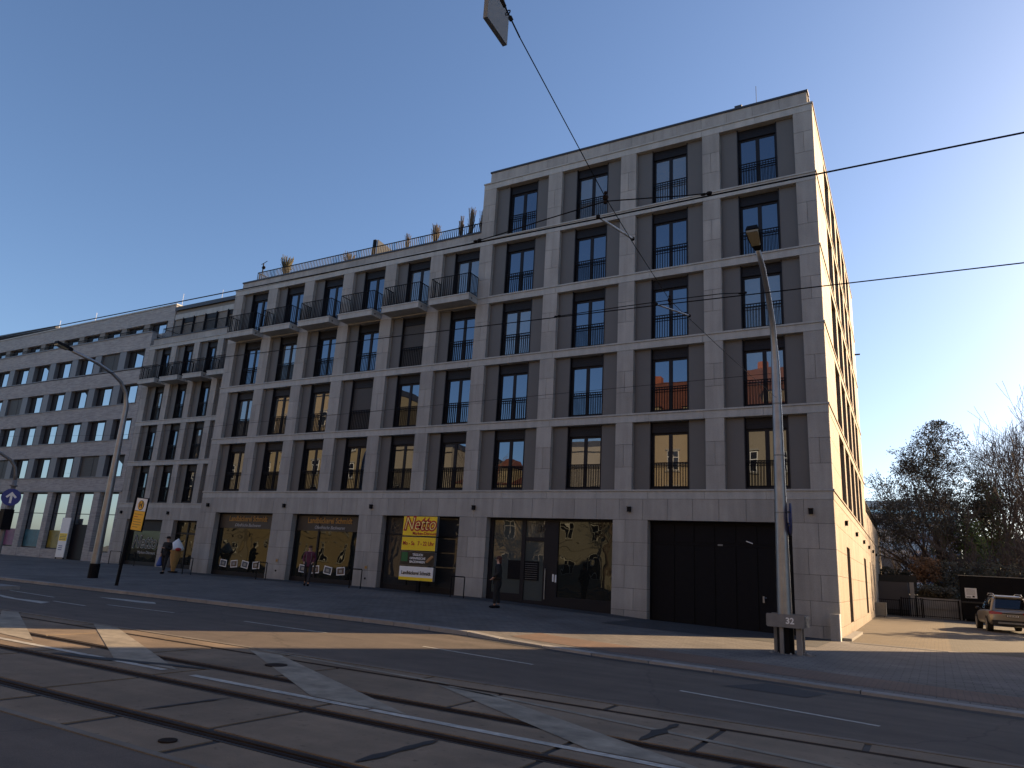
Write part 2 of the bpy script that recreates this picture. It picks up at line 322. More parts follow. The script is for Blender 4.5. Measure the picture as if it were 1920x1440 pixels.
# ------------------------------------------------------------ markings
def strip(name,pts,mat,label,dz=.006,z=None):
    mb=MB(); P=[]
    for (x,y) in pts: P.append((x,y,(gz(x,y) if z is None else z)+dz))
    mb.face(P); o=mb.build(name,mat)
    if o.data.polygons[0].normal.z<0: o.data.flip_normals()
    tag(o,label,'road marking',kind='structure'); return o
strip('road_marking',[(-60,-20.2),(-6.6,-20.2),(-6.6,-20.08),(-60,-20.08)],M['paint'],'white line between the tram tracks, left stretch')
strip('road_marking',[(-6.0,-20.2),(-2.9,-20.2),(-2.9,-20.08),(-6.0,-20.08)],M['paint'],'white line between the tram tracks, short middle stretch')
strip('road_marking',[(-2.85,-20.2),(25,-20.2),(25,-20.08),(-2.85,-20.08)],M['paint'],'white line between the tram tracks, right stretch')
def ln(a,b,w,mat,label,n=1):
    a=Vector(a);b=Vector(b);d=(b-a).normalized();p=Vector((-d.y,d.x))*w/2
    strip('road_marking',[tuple(a+p),tuple(b+p),tuple(b-p),tuple(a-p)],mat,label)
ln((-7.9,-17.52),(-3.3,-18.17+.25),.09,M['paintold'],'faded white line beside the far rail')
ln((-3.2,-18.1),(2.0,-19.0),.10,M['paintold'],'faded white line drifting off the far rail')
for nm,P in {'leftmost faded hatching stripe':[(-16.36,-17.64),(-15.9,-17.5),(-10.5,-19.9),(-12.0,-19.8)],
  'second faded hatching stripe from the left':[(-12.77,-17.54),(-11.91,-17.54),(-6.48,-20.02),(-8.0,-20.02)],
  'faded hatching stripe with a manhole in it':[(-7.65,-17.75),(-6.9,-17.75),(-2.4,-20.05),(-3.87,-20.05)],
  'faded hatching stripe nearest the camera':[(-3.4,-18.1),(-2.45,-18.2),(1.0,-20.05),(-.2,-20.05)]}.items():
    strip('road_marking',P,M['paintold'],nm)
for i,(a,b) in enumerate([((-23.8,-13.9),(-20.56,-14.2)),((-19.1,-15.0),(-17.33,-15.1)),((-12.13,-14.11),(-9.16,-14.3)),((-6.36,-14.44),(-3.54,-14.93)),((-.65,-15.61),(2.09,-16.26))]):
    ln(a,b,.085,M['paint'],'thin white lane dash on the asphalt, number %s from the left'%['one','two','three','four','five'][i])
strip('road_marking',[(-17.58,-14.36),(-14.76,-14.24),(-14.76,-14.16),(-17.58,-14.28)],M['paint'],'thin white lane dash between the two painted arrows')
strip('road_marking',[(-22.6,-15.0),(-20.6,-15.6),(-18.3,-15.75),(-18.7,-15.3),(-20.2,-15.45)],M['paint'],'white arrow painted on the road at the left edge')
strip('road_marking',[(-20.7,-12.75),(-19.4,-12.55),(-18.2,-12.42),(-17.6,-12.8),(-18.3,-12.95),(-19.9,-12.9)],M['paint'],'white arrow painted on the road near the kerb')
for c,r,lab in [((-6.05,-18.62),.17,'round manhole cover in the faded hatching'),((-3.15,-22.5),.08,'small round cover beside the near rail')]:
    mb=MB(); mb.disc((c[0],c[1],0.008),r,(0,0,1),.012,20); tag(mb.build('manhole_cover',M['rail']),lab,'manhole cover')
# repaired joints in slabs : smears of bitumen
rr=random.Random(12)
def smear(x0,y0,x1,y1,w,label):
    mb=MB(); n=9; A=[];B=[]
    for i in range(n):
        t=i/(n-1); px=x0+(x1-x0)*t; py=y0+(y1-y0)*t; ww=w*(.4+rr.random())*(.3+math.sin(math.pi*t))
        A.append((px-ww,py,.009));B.append((px+ww,py,.009))
    mb.face(A+B[::-1]); o=mb.build('joint_sealant',M['bitumen'])
    if o.data.polygons[0].normal.z<0: o.data.flip_normals()
    tag(o,label,'sealant',kind='structure')
smear(-1.5,-21.9,-1.45,-20.8,.06,'bitumen smear across a near track slab')
smear(-4.45,-21.9,-4.4,-20.8,.03,'thin bitumen smear over a slab joint')
smear(.05,-19.3,.1,-18.15,.06,'bitumen repair on a joint beside the far rail')
smear(-8.9,-20.45,-6.3,-19.62,.35,'dark repaired area across the white line')
smear(1.1,-20.4,1.15,-19.6,.07,'bitumen patch beside the white line at right')
# ------------------------------------------------------------ MAIN BUILDING
H=3.1; Z2=4.95; Z=lambda k:Z2+(k-2)*H
PR=[-15.46,-11.79,-8.10,-4.41,-.73]; PW=.73
PL=[-33.46+3.0*i for i in range(6)]; PLW=.76
bld=empty('apartment_building',(0,0,0),label='large limestone clad apartment building stepping up to six storeys at the corner',cat='apartment building')
G=.012
def slab(mb,x0,x1,z0,z1,y=0,th=.035,m=0): mb.box(x0+G/2,x1-G/2,y,y+th,z0+G/2,z1-G/2,m)
def pilaster(mb,x0,w,z0,z1,y=0,depth=.42,nz=3,flip=0):
    mb.box(x0+.006,x0+w-.006,y+.03,y+depth,z0,z1,1)
    hh=(z1-z0)/nz
    for j in range(nz):
        a,b=z0+j*hh,z0+(j+1)*hh
        if (j+flip)%2==1:
            slab(mb,x0,x0+w*.5,a,b,y); slab(mb,x0+w*.5,x0+w,a,b,y)
        else: slab(mb,x0,x0+w,a,b,y)
        # reveal slabs
        mb.box(x0-.001,x0+.03,y+.036,y+depth,a+G/2,b-G/2,0); mb.box(x0+w-.03,x0+w+.001,y+.036,y+depth,a+G/2,b-G/2,0)
wall=MB()
BH=.36
for k in range(2,7):
    for px in PR: pilaster(wall,px,PW,Z(k)+.0,Z(k+1)-BH)
    if k<6:
        for px in PL: pilaster(wall,px,PLW,Z(k),Z(k+1)-BH)
# ground floor piers
def wallpiece(mb,x0,x1,zs,y=0,seed=0):
    mb.box(x0+.006,x1-.006,y+.03,y+.42,zs[0],zs[-1],1)
    for j in range(len(zs)-1):
        c=x0+(x1-x0)*(.62 if (j+seed)%2 else .36)
        slab(mb,x0,c,zs[j],zs[j+1],y); slab(mb,c,x1,zs[j],zs[j+1],y)
        mb.box(x0-.001,x0+.03,y+.036,y+.42,zs[j]+G/2,zs[j+1]-G/2,0); mb.box(x1-.03,x1+.001,y+.036,y+.42,zs[j]+G/2,zs[j+1]-G/2,0)
gp_=[(-33.46,-32.1),(-27.5,-26.0),(-21.45,-19.96),(-15.5,-14.05),(-8.14,-6.69),(-1.41,-.0)]
for i,(a,b) in enumerate(gp_): wallpiece(wall,a,b,[-.25,.37,1.17,2.03,2.9,3.77],seed=i)
wall.box(-33.44,-.012,.03,.42,3.77,4.6,1)
n=34
for i in range(n):
    a=-33.46+33.46*i/n; slab(wall,a,a+33.46/n,3.77,Z2-BH+.0)
# soffit above openings is covered by slab box; core behind
bld_wall=wall.build('wall',[M['stone'],M['joint']],bld)
core=MB()
core.box(-33.44,-15.3,.5,16,-.2,17.0); core.hexa([(-15.42,.5,-.2),(-.38,.5,-.2),(-.95,22.3,-.2),(-15.42,22.3,-.2),(-15.42,.5,20.2),(-.38,.5,20.2),(-.95,22.3,20.2),(-15.42,22.3,20.2)])
core.build('core',M['panel'],bld)
# string courses
def course(x0,x1,ztop,y=0,n=None,side=False):
    mb=MB(); n=n or max(1,round((x1-x0)/2.2))
    mb.box(x0,x1,y+.012,y+.4,ztop-BH,ztop-.075,0)
    w=(x1-x0)/n
    for i in range(n): mb.box(x0+i*w+G/2,x0+(i+1)*w-G/2,y-.012,y+.012,ztop-BH,ztop-.07,0)
    mb.box(x0-.02,x1+.035,y-.05,y+.4,ztop-.065,ztop,0)
    mb.box(x0-.0,x1+.0,y-.005,y+.35,ztop-.075,ztop-.065,1)
    return mb.build('string_course',[M['band'],M['joint']],bld)
for k in (2,3,4,5): course(-33.46,0,Z(k))
course(-33.46,-15.46,Z(6)); course(-15.46,0,Z(6)); course(-15.46,0,20.43)
# parapets
def parapet(x0,x1,y,z0,z1,name='parapet'):
    mb=MB(); mb.box(x0,x1,y+.03,y+.35,z0-.3,z1-.07,1)
    n=max(1,round((x1-x0)/1.1)); w=(x1-x0)/n
    for i in range(n): mb.box(x0+i*w+G/2,x0+(i+1)*w-G/2,y,y+.03,z0-.1,z1-.08,0)
    mb.box(x0-.03,x1+.05,y-.05,y+.4,z1-.085,z1,2)
    mb.build(name,[M['stone'],M['joint'],M['capmetal']],bld)
parapet(-15.3,-.2,.3,20.4,21.25); parapet(-33.3,-15.47,.3,17.33,18.0)
sp=MB(); SB=lambda x0,x1,y0,y1,z0,z1,m:sp.hexa([(x0,y0,z0),(x1,y0,z0),(x1-.56,y1,z0),(x0-.56,y1,z0),(x0,y0,z1),(x1,y0,z1),(x1-.56,y1,z1),(x0-.56,y1,z1)],m)
SB(-.5,-.22,.66,22.2,20.3,21.165,0); SB(-.55,-.17,.71,22.3,21.165,21.25,1)
sp.build('parapet',[M['stone'],M['capmetal']],bld)
rf=MB(); rf.box(-33.2,-15.4,.6,16,17.0,17.4); rf.box(-15.3,-1.1,.6,22.2,20.2,20.6); rf.build('roof',M['capmetal'],bld)
# end walls (left flank, tall part flank above low roof)
ew=MB(); ew.box(-33.45,-33.2,.42,16,-.1,17.28,0); ew.box(-15.45,-15.2,.42,22,17.0,20.4,0); ew.build('flank_wall',M['stone'],bld)
# --- windows
def window_meshes(ww,pl,pr,hh,door=False):
    """ww window width, pl/pr panel widths, hh opening height; local x from 0 at opening left"""
    W=pl+ww+pr
    fr=MB()
    x0,x1=pl,pl+ww
    # reveals/liner
    fr.box(x0,x0+.035,.18,.48,.0,hh); 
    fr.box(x1-.035,x1,.18,.48,.0,hh)
    fr.box(x0+.036,x1-.036,.30,.5,hh-.44,hh-.02)          # shutter box
    for j in range(4): fr.box(x0+.04,x1-.04,.292,.30,hh-.42+j*.1,hh-.35+j*.1)
    fr.box(x0+.036,x1-.036,.2,.5,0,.09)                   # sill
    gy=.40; zt=hh-.44; zb=.09
    for a,b in ((x0+.036,x0+.12),(x1-.12,x1-.036),((x0+x1)/2-.075,(x0+x1)/2+.075)): fr.box(a,b,gy-.03,gy+.05,zb,zt)
    for a,b in ((x0+.121,(x0+x1)/2-.076),((x0+x1)/2+.076,x1-.121)):
        fr.box(a,b,gy-.025,gy+.05,zb,zb+.09); fr.box(a,b,gy-.025,gy+.05,zt-.08,zt)
    pa=MB()
    for a,b in ((x0+.115,(x0+x1)/2-.07),((x0+x1)/2+.07,x1-.115)):
        pa.face([(a,gy,zb+.05),(b,gy,zb+.05),(b,gy,zt-.05),(a,gy,zt-.05)])
    pns=[]
    if pl>0: pn=MB(); pn.box(0.0,x0-.002,.2,.3,.0,hh); pns.append(pn.mesh('panel',[M['panel']]))
    if pr>0: pn=MB(); pn.box(x1+.002,W,.2,.3,.0,hh); pns.append(pn.mesh('panel',[M['panel']]))
    rl=MB(); ry=.215
    rl.box(x0+.02,x1-.02,ry,ry+.03,1.06,1.10); rl.box(x0+.02,x1-.02,ry,ry+.025,.955,.985); rl.box(x0+.02,x1-.02,ry,ry+.025,.10,.125)
    nb=int(ww/.112)
    for i in range(nb+1):
        xx=x0+.035+(ww-.07)*i/nb; rl.box(xx-.012,xx+.012,ry+.003,ry+.025,.12,1.07)
    sh=MB(); sh.box(x0+.036,x1-.036,.34,.37,.1,hh-.4)
    k=0
    while .12+k*.055<hh-.42: sh.box(x0+.04,x1-.04,.333,.341,.12+k*.055,.16+k*.055); k+=1
    return dict(frame=fr.mesh('frame',[M['frame']]),pane=pa.mesh('pane',[M['glass']]),pane2=pa.mesh('pane',[M['glass_curtain']]),panel=pns,
                rail=rl.mesh('railing',[M['black']]),shutter=sh.mesh('shutter',[M['shutter']]))
WR=window_meshes(1.58,.69,.68,H-BH); WL=window_meshes(1.60,.64,0,H-BH)
def put_window(parent,ms,loc,rail=True,shutter=False,rz=0,tilt=1):
    w=link('window',ms['frame'],parent,loc,(0,0,rz))
    p=link('pane',ms['pane2'] if (ms.get('pane2') and R.random()<.22) else ms['pane'],w); p.rotation_euler=(math.radians(R.uniform(-.25,.25))*tilt,0,math.radians(R.uniform(-.12,.12))*tilt)
    for pm_ in (ms.get('panel') or []): link('cladding_panel',pm_,w)
    if rail: link('railing',ms['rail'],w)
    if shutter: link('roller_shutter',ms['shutter'],w)
    return w
for k in range(2,7):
    for i in range(4): put_window(bld,WR,(PR[i]+PW,0,Z(k)))
for k in range(2,6):
    for i in range(6):
        put_window(bld,WL,(PL[i]+PLW,0,Z(k)),rail=(k<5),shutter=((k,i) in ((3,3),(4,4))))
# --- balconies
def balcony(parent,x0,x1,y1,zt,proj,rh=1.05):
    s=MB(); s.box(x0,x1,y1-proj,y1+.3,zt-.33,zt-.06,0); s.box(x0-.03,x1+.03,y1-proj-.03,y1+.3,zt-.06,zt+.0,0)
    s.disc((x1+.002,y1-proj+.25,zt-.2),.05,(1,0,0),.02,10,1)
    b=s.build('balcony',[M['band'],M['joint']],parent)
    r=MB(); yf=y1-proj+.05
    pts=[(x0+.05,y1-.02),(x0+.05,yf),(x1-.05,yf),(x1-.05,y1-.02)]
    for (ax,ay),(bx,by) in zip(pts,pts[1:]):
        for zz,t in ((rh,.022),(.08,.014)): r.tube([(ax,ay,zt+zz),(bx,by,zt+zz)],t,5)
        L=math.hypot(bx-ax,by-ay); n=max(2,int(L/.115))
        for i in range(n+1):
            q=i/n; X=ax+(bx-ax)*q; Y=ay+(by-ay)*q; r.box(X-.0125,X+.0125,Y-.0125,Y+.0125,zt+.02,zt+rh)
    r.build('railing',M['black'],b); return b
for i in range(6): balcony(bld,PL[i]+PLW-.03,PL[i]+3.0+.08,-.013,Z(5)+.012,.78)
# --- terrace railing
tr=MB(); z0=17.99; z1=18.62; ty=.52
tr.box(-32.35,-15.5,ty-.02,ty+.02,z1-.04,z1); tr.box(-32.35,-15.5,ty-.012,ty+.012,z0+.05,z0+.08)
x=-32.35
while x<-15.5: tr.box(x-.015,x+.015,ty-.015,ty+.015,z0,z1-.02); x+=.125
tr.box(-32.37,-32.33,ty,3.2,z1-.04,z1)
for i in range(20): tr.box(-32.36,-32.34,ty+.14*i,ty+.14*i+.02,z0,z1)
tr.build('terrace_railing',M['black'],bld)
# --- wall lamps
lm=MB(); lm.box(-.07,.07,-.11,-.001,-.09,.09); lm.box(-.09,.09,-.13,-.02,.09,.105); lmm=lm.mesh('wall_lamp',[M['black']])
for x in (-32.82,-26.68,-20.7,-14.75,-7.44,-.75): link('wall_lamp',lmm,bld,(x,-.0,4.17))
for y in (4.7,11.2,17.4,22.9,28.3,33.4): link('wall_lamp',lmm,bld,(-.026*y+.0,y,4.15),(0,0,math.pi/2))
# --- side facade (lit) : along direction (-.026,1)
sd=MB(); c_,s_=-.026,1.
def sbox(mb,y0,y1,d0,d1,z0,z1,m=0):
    # d = depth into the building (towards -x), 0 at the surface
    P=[]
    for zz in (z0,z1):
        for (yy,dd) in ((y0,d0),(y1,d0),(y1,d1),(y0,d1)):
            P.append((-.026*yy-dd,yy,zz))
    mb.hexa(P,m)
SO=[4.15+3.12*i for i in range(5)]; SW=2.42; SE=22.5
def spanels(y0,y1,z0,z1,pitch=1.3):
    n=max(1,round((y1-y0)/pitch)); w=(y1-y0)/n
    for i in range(n): sbox(sd,y0+i*w+G/2,y0+(i+1)*w-G/2,0,.035,z0+G/2,z1-G/2,0)
for k in range(2,7):
    z0,z1=Z(k),(Z(k+1)-BH if k<6 else 20.07)
    edges=[(.036,SO[0])]+[(SO[i]+SW,SO[i+1]) for i in range(4)]+[(SO[4]+SW,SE)]
    for (a,b) in edges:
        nz=3; hh=(z1-z0)/nz
        for j in range(nz):
            n=max(1,round((b-a)/1.3)); w=(b-a)/n
            for i in range(n): sbox(sd,a+i*w+G/2,a+(i+1)*w-G/2,0,.035,z0+j*hh+G/2,z0+(j+1)*hh-G/2,0)
        sbox(sd,a,b,.03,.3,z0,z1,1)
# ground floor side with slits
slits=[(4.75,6.45,.35,3.25),(17.0,19.0,.4,3.3),(23.2,24.6,.4,3.3),(27.6,28.8,.4,3.3)]
cur=.036
for (a,b,z0,z1) in slits+[(45,45,0,0)]:
    zs=[-.3,.35,1.17,2.03,2.9,3.77]
    for j in range(5):
        n=max(1,round((a-cur)/1.4)); w=(a-cur)/n
        for i in range(n): sbox(sd,cur+i*w+G/2,cur+(i+1)*w-G/2,0,.035,zs[j]+G/2,zs[j+1]-G/2,0)
    sbox(sd,cur,a,.03,.3,-.3,3.77,1)
    if b>a:
        sbox(sd,a+G/2,b-G/2,0,.035,-.3,z0,0); sbox(sd,a+G/2,b-G/2,0,.035,z1,3.77,0)
        sbox(sd,a,b,.3,.32,z0,z1,2)
    cur=b
for i in range(40): sbox(sd,.036+i*1.12+G/2,.036+(i+1)*1.12-G/2,0,.035,3.77+G/2,Z2-BH,0)
sbox(sd,.04,44.8,.03,.3,3.77,Z2-BH,1)
# rear low wing
for j in range(1):
    for i in range(16): sbox(sd,SE+i*1.4+G/2,SE+(i+1)*1.4-G/2,.0,.035,Z2+.0,6.3,0)
sbox(sd,SE,44.9,.03,6,-.2,6.2,1)
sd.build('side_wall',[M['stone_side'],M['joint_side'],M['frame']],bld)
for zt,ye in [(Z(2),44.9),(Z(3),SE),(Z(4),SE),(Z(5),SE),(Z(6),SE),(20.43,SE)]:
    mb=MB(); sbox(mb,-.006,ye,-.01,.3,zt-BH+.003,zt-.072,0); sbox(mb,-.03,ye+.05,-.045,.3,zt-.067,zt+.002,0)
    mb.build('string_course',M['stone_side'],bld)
wm=MB()
wm.box(0,SW,.3,.5,0,H-BH,0)
SWm=dict(frame=None)
f=MB(); f.box(0,.06,.16,.34,0,H-BH); f.box(SW-.06,SW,.16,.34,0,H-BH); f.box(.061,SW-.061,.2,.34,0,.1); f.box(.061,SW-.061,.2,.34,H-BH-.3,H-BH)
f.box(SW/2-.05,SW/2+.05,.22,.34,.1,H-BH-.3); f.box(.061,SW-.061,.26,.28,1.02,1.06)
p=MB(); p.face([(.05,.30,.1),(SW-.05,.30,.1),(SW-.05,.30,H-BH-.28),(.05,.30,H-BH-.28)])
SWm=dict(frame=f.mesh('frame',[M['frame']]),pane=p.mesh('pane',[M['glass']]),panel=None)
for k in range(2,7):
    for y in SO: put_window(bld,SWm,(-.026*y,y,Z(k)),rail=False,rz=math.pi/2+.026)
mb=MB()
for y in range(0,22):
    yy=SE+.3+y*1.0; 
    for q in range(8): sbox(mb,yy+q*.125,yy+q*.125+.018,.1,.118,6.3,7.2)
sbox(mb,SE+.3,44.6,.09,.13,7.2,7.24); mb.build('terrace_railing',M['black'],bld)
# --- ground-floor shopfronts
def text(body,size,mat,loc,rot=(math.pi/2,0,0),parent=None,name='lettering',shear=0,offset=0,ext=.006,align='CENTER',sx=1,spacing=1.):
    cu=bpy.data.curves.new('t','FONT'); cu.body=body; cu.size=size; cu.shear=shear; cu.offset=offset; cu.extrude=ext; cu.align_x=align; cu.align_y='CENTER'; cu.resolution_u=3; cu.space_character=spacing
    o=bpy.data.objects.new('t',cu); COL.objects.link(o); dg=bpy.context.evaluated_depsgraph_get()
    me=bpy.data.meshes.new_from_object(o.evaluated_get(dg)); bpy.data.objects.remove(o); bpy.data.curves.remove(cu)
    me.materials.clear(); me.materials.append(mat)
    if len(me.polygons): me.polygons.foreach_set('material_index',[0]*len(me.polygons))
    q=link(name,me,parent,loc,rot); q.scale=(sx,1,1); return q
def shopfront(x0,x1,zb,kind):
    gy=.36; zt=3.77
    f=MB(); f.box(x0,x0+.09,gy-.05,gy+.08,zb,zt); f.box(x1-.09,x1,gy-.05,gy+.08,zb,zt); f.box(x0+.091,x1-.091,gy-.05,gy+.08,zt-.07,zt); f.box(x0+.091,x1-.091,gy-.05,gy+.08,zb-.3,zb+.22)
    ms=[]
    if kind=='bakery': ms=[]
    if kind=='bakery2': ms=[x0+(x1-x0)*.37]
    if kind=='sign': ms=[x0+(x1-x0)*.33,x0+(x1-x0)*.62]
    for m_ in ms: f.box(m_-.05,m_+.05,gy-.05,gy+.08,zb+.221,zt-.071)
    if kind=='sign': f.box(x0+.091,x1-.091,gy-.04,gy+.08,2.88,2.96)
    w=f.build('shop_window',M['frame'],bld)
    p=MB(); p.face([(x0+.05,gy,zb+.2),(x1-.05,gy,zb+.2),(x1-.05,gy,zt-.05),(x0+.05,gy,zt-.05)]); p.build('pane',M['greyfilm'] if kind=='sign' else M['shopglass'],w)
    cx=(x0+x1)/2
    if kind.startswith('bakery'):
        s=MB(); s.box(x0+.12,x1-.1,gy-.035,gy-.01,2.95,zt-.08); s.build('fascia_panel',plainfascia,w)
        text('Landbäckerei Schmidt',.40,M['gold'],(cx+.08,gy-.05,3.46),parent=w,offset=.008,sx=.86)
        text('Ofenfrische Backwaren',.24,M['greytext'],(cx+.12,gy-.05,3.12),parent=w,shear=.3,sx=.92)
        for i in range(4):
            q=MB()
            px=x0+.75+i*(x1-x0-1.1)/4+ .1; pz=zb+.62; a=[-.08,.1,-.14,.09][i]
            c,s2=math.cos(a),math.sin(a)
            for (w2,h2,m,yy) in ((.27,.19,0,gy-.012),(.22,.145,1+i%2,gy-.018),(.1,.07,3,gy-.022)):
                P=[(px+(sx*w2)*c-(sz*h2)*s2,yy,pz+(sx*w2)*s2+(sz*h2)*c) for sx,sz in ((-1,-1),(1,-1),(1,1),(-1,1))]
                q.face(P,m)
            q.build('photo_card',[M['white'],plain_a,plain_b,M['cream']],w)
    return w
plainfascia=plain('brown_fascia',(.028,.022,.018),.5); plain_a=plain('card_print_blue',(.07,.08,.10),.5,var=.6,scale=9); plain_b=plain('card_print_brown',(.12,.07,.04),.5,var=.6,scale=9)
shopfront(-32.1,-27.5,.42,'bakery'); shopfront(-26.0,-21.45,.42,'bakery2'); shopfront(-19.96,-15.5,.42,'sign')
# entrance
def entrance():
    x0,x1=-14.05,-8.14; gy=.38; zt=3.77; zb=.16
    f=MB()
    f.box(x0,x0+.2,gy-.06,gy+.08,zb,zt); f.box(x1-.08,x1,gy-.06,gy+.08,zb-.1,zt); f.box(x0+.201,x1-.081,gy-.06,gy+.08,zt-.09,zt)
    f.box(-12.42,-12.24,gy-.06,gy+.08,zb,zt-.091); f.box(-11.34,-10.68,gy-.05,gy+.08,zb,zt-.091)
    f.box(x0+.201,-12.421,gy-.05,gy+.08,zb,.64); f.box(-10.679,x1-.081,gy-.05,gy+.08,zb-.1,.62)
    f.box(-12.239,-11.341,gy-.05,gy+.08,2.83,2.99); f.box(-12.239,-11.341,gy-.05,gy+.08,zb,.42)
    d=f.build('entrance_door',M['frame'],bld)
    p=MB(); p.face([(x0+.15,gy,.6),(-12.4,gy,.6),(-12.4,gy,3.7),(x0+.15,gy,3.7)]); p.build('pane',M['doorglass'],d)
    p=MB(); p.face([(-12.25,gy-.005,.4),(-11.33,gy-.005,.4),(-11.33,gy-.005,3.7),(-12.25,gy-.005,3.7)]); p.build('pane',M['doorglass'],d)
    p=MB(); p.face([(-10.7,gy,.6),(x1-.06,gy,.6),(x1-.06,gy,3.7),(-10.7,gy,3.7)]); p.build('pane',M['shopglass'],d)
    mbx=MB(); mbx.box(-13.05,-11.55,gy-.03,gy-.012,1.22,2.0)
    for i in range(8): mbx.box(-12.2,-11.62,gy-.036,gy-.03,1.28+i*.088,1.29+i*.088,1)
    mbx.build('mailbox_panel',[M['black'],M['galvdull']],d)
    hd=MB(); hd.tube([(-11.22,gy-.08,.5),(-11.22,gy-.08,1.72),(-11.22,gy-.05,1.72)],.022,8); hd.build('handle',M['galv'],d)
    ic=MB(); ic.box(-10.88,-10.82,gy-.075,gy-.05,1.22,1.52); ic.box(-10.76,-10.70,gy-.075,gy-.05,1.2,1.5); ic.build('intercom',M['white'],d)
    text('36',.42,M['signblack'],(-11.48,gy-.055,3.36),parent=d,offset=.008)
    th=MB(); th.box(-12.3,-11.1,-.02,.34,.15,.19); th.build('threshold',M['galvdull'],d)
entrance()
# garage
def garage():
    x0,x1=-6.69,-1.41; gy=.36; zt=3.77; zb=-.1
    f=MB(); f.box(x0,x1,gy+.02,gy+.06,zb,zt); xs=[-6.62,-5.72,-4.96,-4.19,-3.42,-2.66,-2.03,-1.46]
    for a,b in zip(xs,xs[1:]):
        f.box(a+.02,b-.02,gy-.005,gy+.02,3.0,3.66); f.box(a+.02,b-.02,gy-.005,gy+.02,zb+.02,2.88)
    f.box(x0,x1,gy-.02,gy+.02,2.89,2.97); f.box(x0,x1,gy-.03,gy+.02,3.67,zt); f.box(x0,x0+.06,gy-.03,gy+.02,zb,zt)
    d=f.build('garage_door',M['black'],bld)
    h_=MB(); h_.box(-2.52,-2.46,gy-.06,gy-.005,.98,1.2); h_.tube([(-2.5,gy-.06,1.15),(-2.38,gy-.06,1.15)],.012,6); h_.build('handle',M['galv'],d)
    pl=MB(); pl.box(-4.08,-3.9,gy-.03,gy-.021,2.9,2.96); pl.build('plate',M['galvdull'],d)
    # white bar on the door stands in for the lit lamp tube inside
    pl=MB(); pl.tube([(-3.05,gy-.012,3.10),(-2.82,gy-.012,3.02)],.018,6); pl.build('lamp_tube_bar',M['white'],d)
garage()
# small wall fittings on piers
for (x,z) in ((-26.7,1.25),(-20.65,1.2)):
    mb=MB(); mb.box(x-.1,x+.1,-.02,-.0005,z,z+.22,0); mb.box(x-.07,x+.07,-.024,-.02,z+.05,z+.17,1); mb.disc((x,-.01,z-.4),.05,(0,1,0),.02,12,2)
    mb.build('notice_plate',[M['cream'],M['gold'],M['black']],bld)
# lightning rods + hatch
mb=MB(); mb.tube([(-2.3,1,21.2),(-2.3,1,22.6)],.012,5); mb.box(-3.1,-2.8,.4,.7,21.2,21.45); mb.build('lightning_rod',M['capmetal'],bld)
mb=MB(); mb.tube([(-.026*21+.03,21,16.0),(-.026*21+.35,21,16.0)],.05,6); mb.build('outlet_pipe',M['black'],bld)
# corner guard slab
cg=empty('corner_post',(0,0,0),label='upright stone slab post guarding the sunlit building corner',cat='stone post')
mb=MB(); mb.box(-.27,.0,-.42,-.16,-.1,.80,0); mb.build('slab',M['stone'],cg)
mb=MB(); mb.box(.003,.03,-.43,-.15,-.1,.81,0); mb.build('edge_strip',M['white'],cg)
kg=MB(); kg.hexa([(.03,.15,-.05),(.30,.15,-.05),(.23,5.2,-.05),(-.05,5.2,-.05),(.03,.15,.05),(.30,.15,.05),(.23,5.2,.05),(-.05,5.2,.05)]); tag(kg.build('ramp_kerb',M['kerb']),'low stone kerb along the foot of the sunlit side wall','kerb')
# ------------------------------------------------------------ LINK BUILDING
Y3=3.7
lk=empty('townhouse',(0,0,0),label='narrow three bay limestone building with small balconies beside the brick block',cat='apartment building')
LZ=[4.63,7.58,10.53,13.48,16.4]; LP=[-47.41,-44.69,-42.1,-39.52,-36.92]; LPW=[.74,.6,.6,.6,.6]
mb=MB()
for k in range(4):
    for px,pw in zip(LP,LPW): pilaster(mb,px,pw,LZ[k],LZ[k+1]-.33,Y3)
for a,b in ((-47.41,-46.2),(-42.2,-41.0),(-38.59,-33.4)): wallpiece(mb,a,b,[-.1,.5,1.2,1.9,2.6,3.49],Y3)
mb.box(-47.4,-33.5,Y3+.03,Y3+.42,3.49,4.3,1)
for i in range(14): slab(mb,-47.41+i,-46.41+i,3.49,4.3,Y3)
mb.box(-47.4,-33.5,Y3+.5,Y3+9,-.1,16.3,1)
mb.build('wall',[M['stone'],M['joint']],lk)
for k in range(5):
    c=MB(); c.box(-47.41,-33.47,Y3-.012,Y3+.4,LZ[k]-.33,LZ[k]-.06); c.box(-47.41,-33.47,Y3-.05,Y3+.4,LZ[k]-.055,LZ[k]); c.build('string_course',M['band'],lk)
c=MB(); c.box(-47.2,-33.47,Y3+.1,Y3+.35,16.4,16.9,0); c.box(-47.2,-33.47,Y3+.05,Y3+.4,16.9,16.97,1); c.build('parapet',[M['stone'],M['capmetal']],lk)
LWm=window_meshes(1.32,.66,0,2.62)
for k in range(4):
    for i in range(4):
        if i<3 or True: put_window(lk,LWm,(LP[i]+LPW[i]+(0 if i==0 else .02),Y3,LZ[k]),rail=(k<3))
for i in range(4):
    balcony(lk,LP[i]+LPW[i]-.12,LP[i]+LPW[i]+1.86,Y3-.013,LZ[3]+.012,.80,1.0)
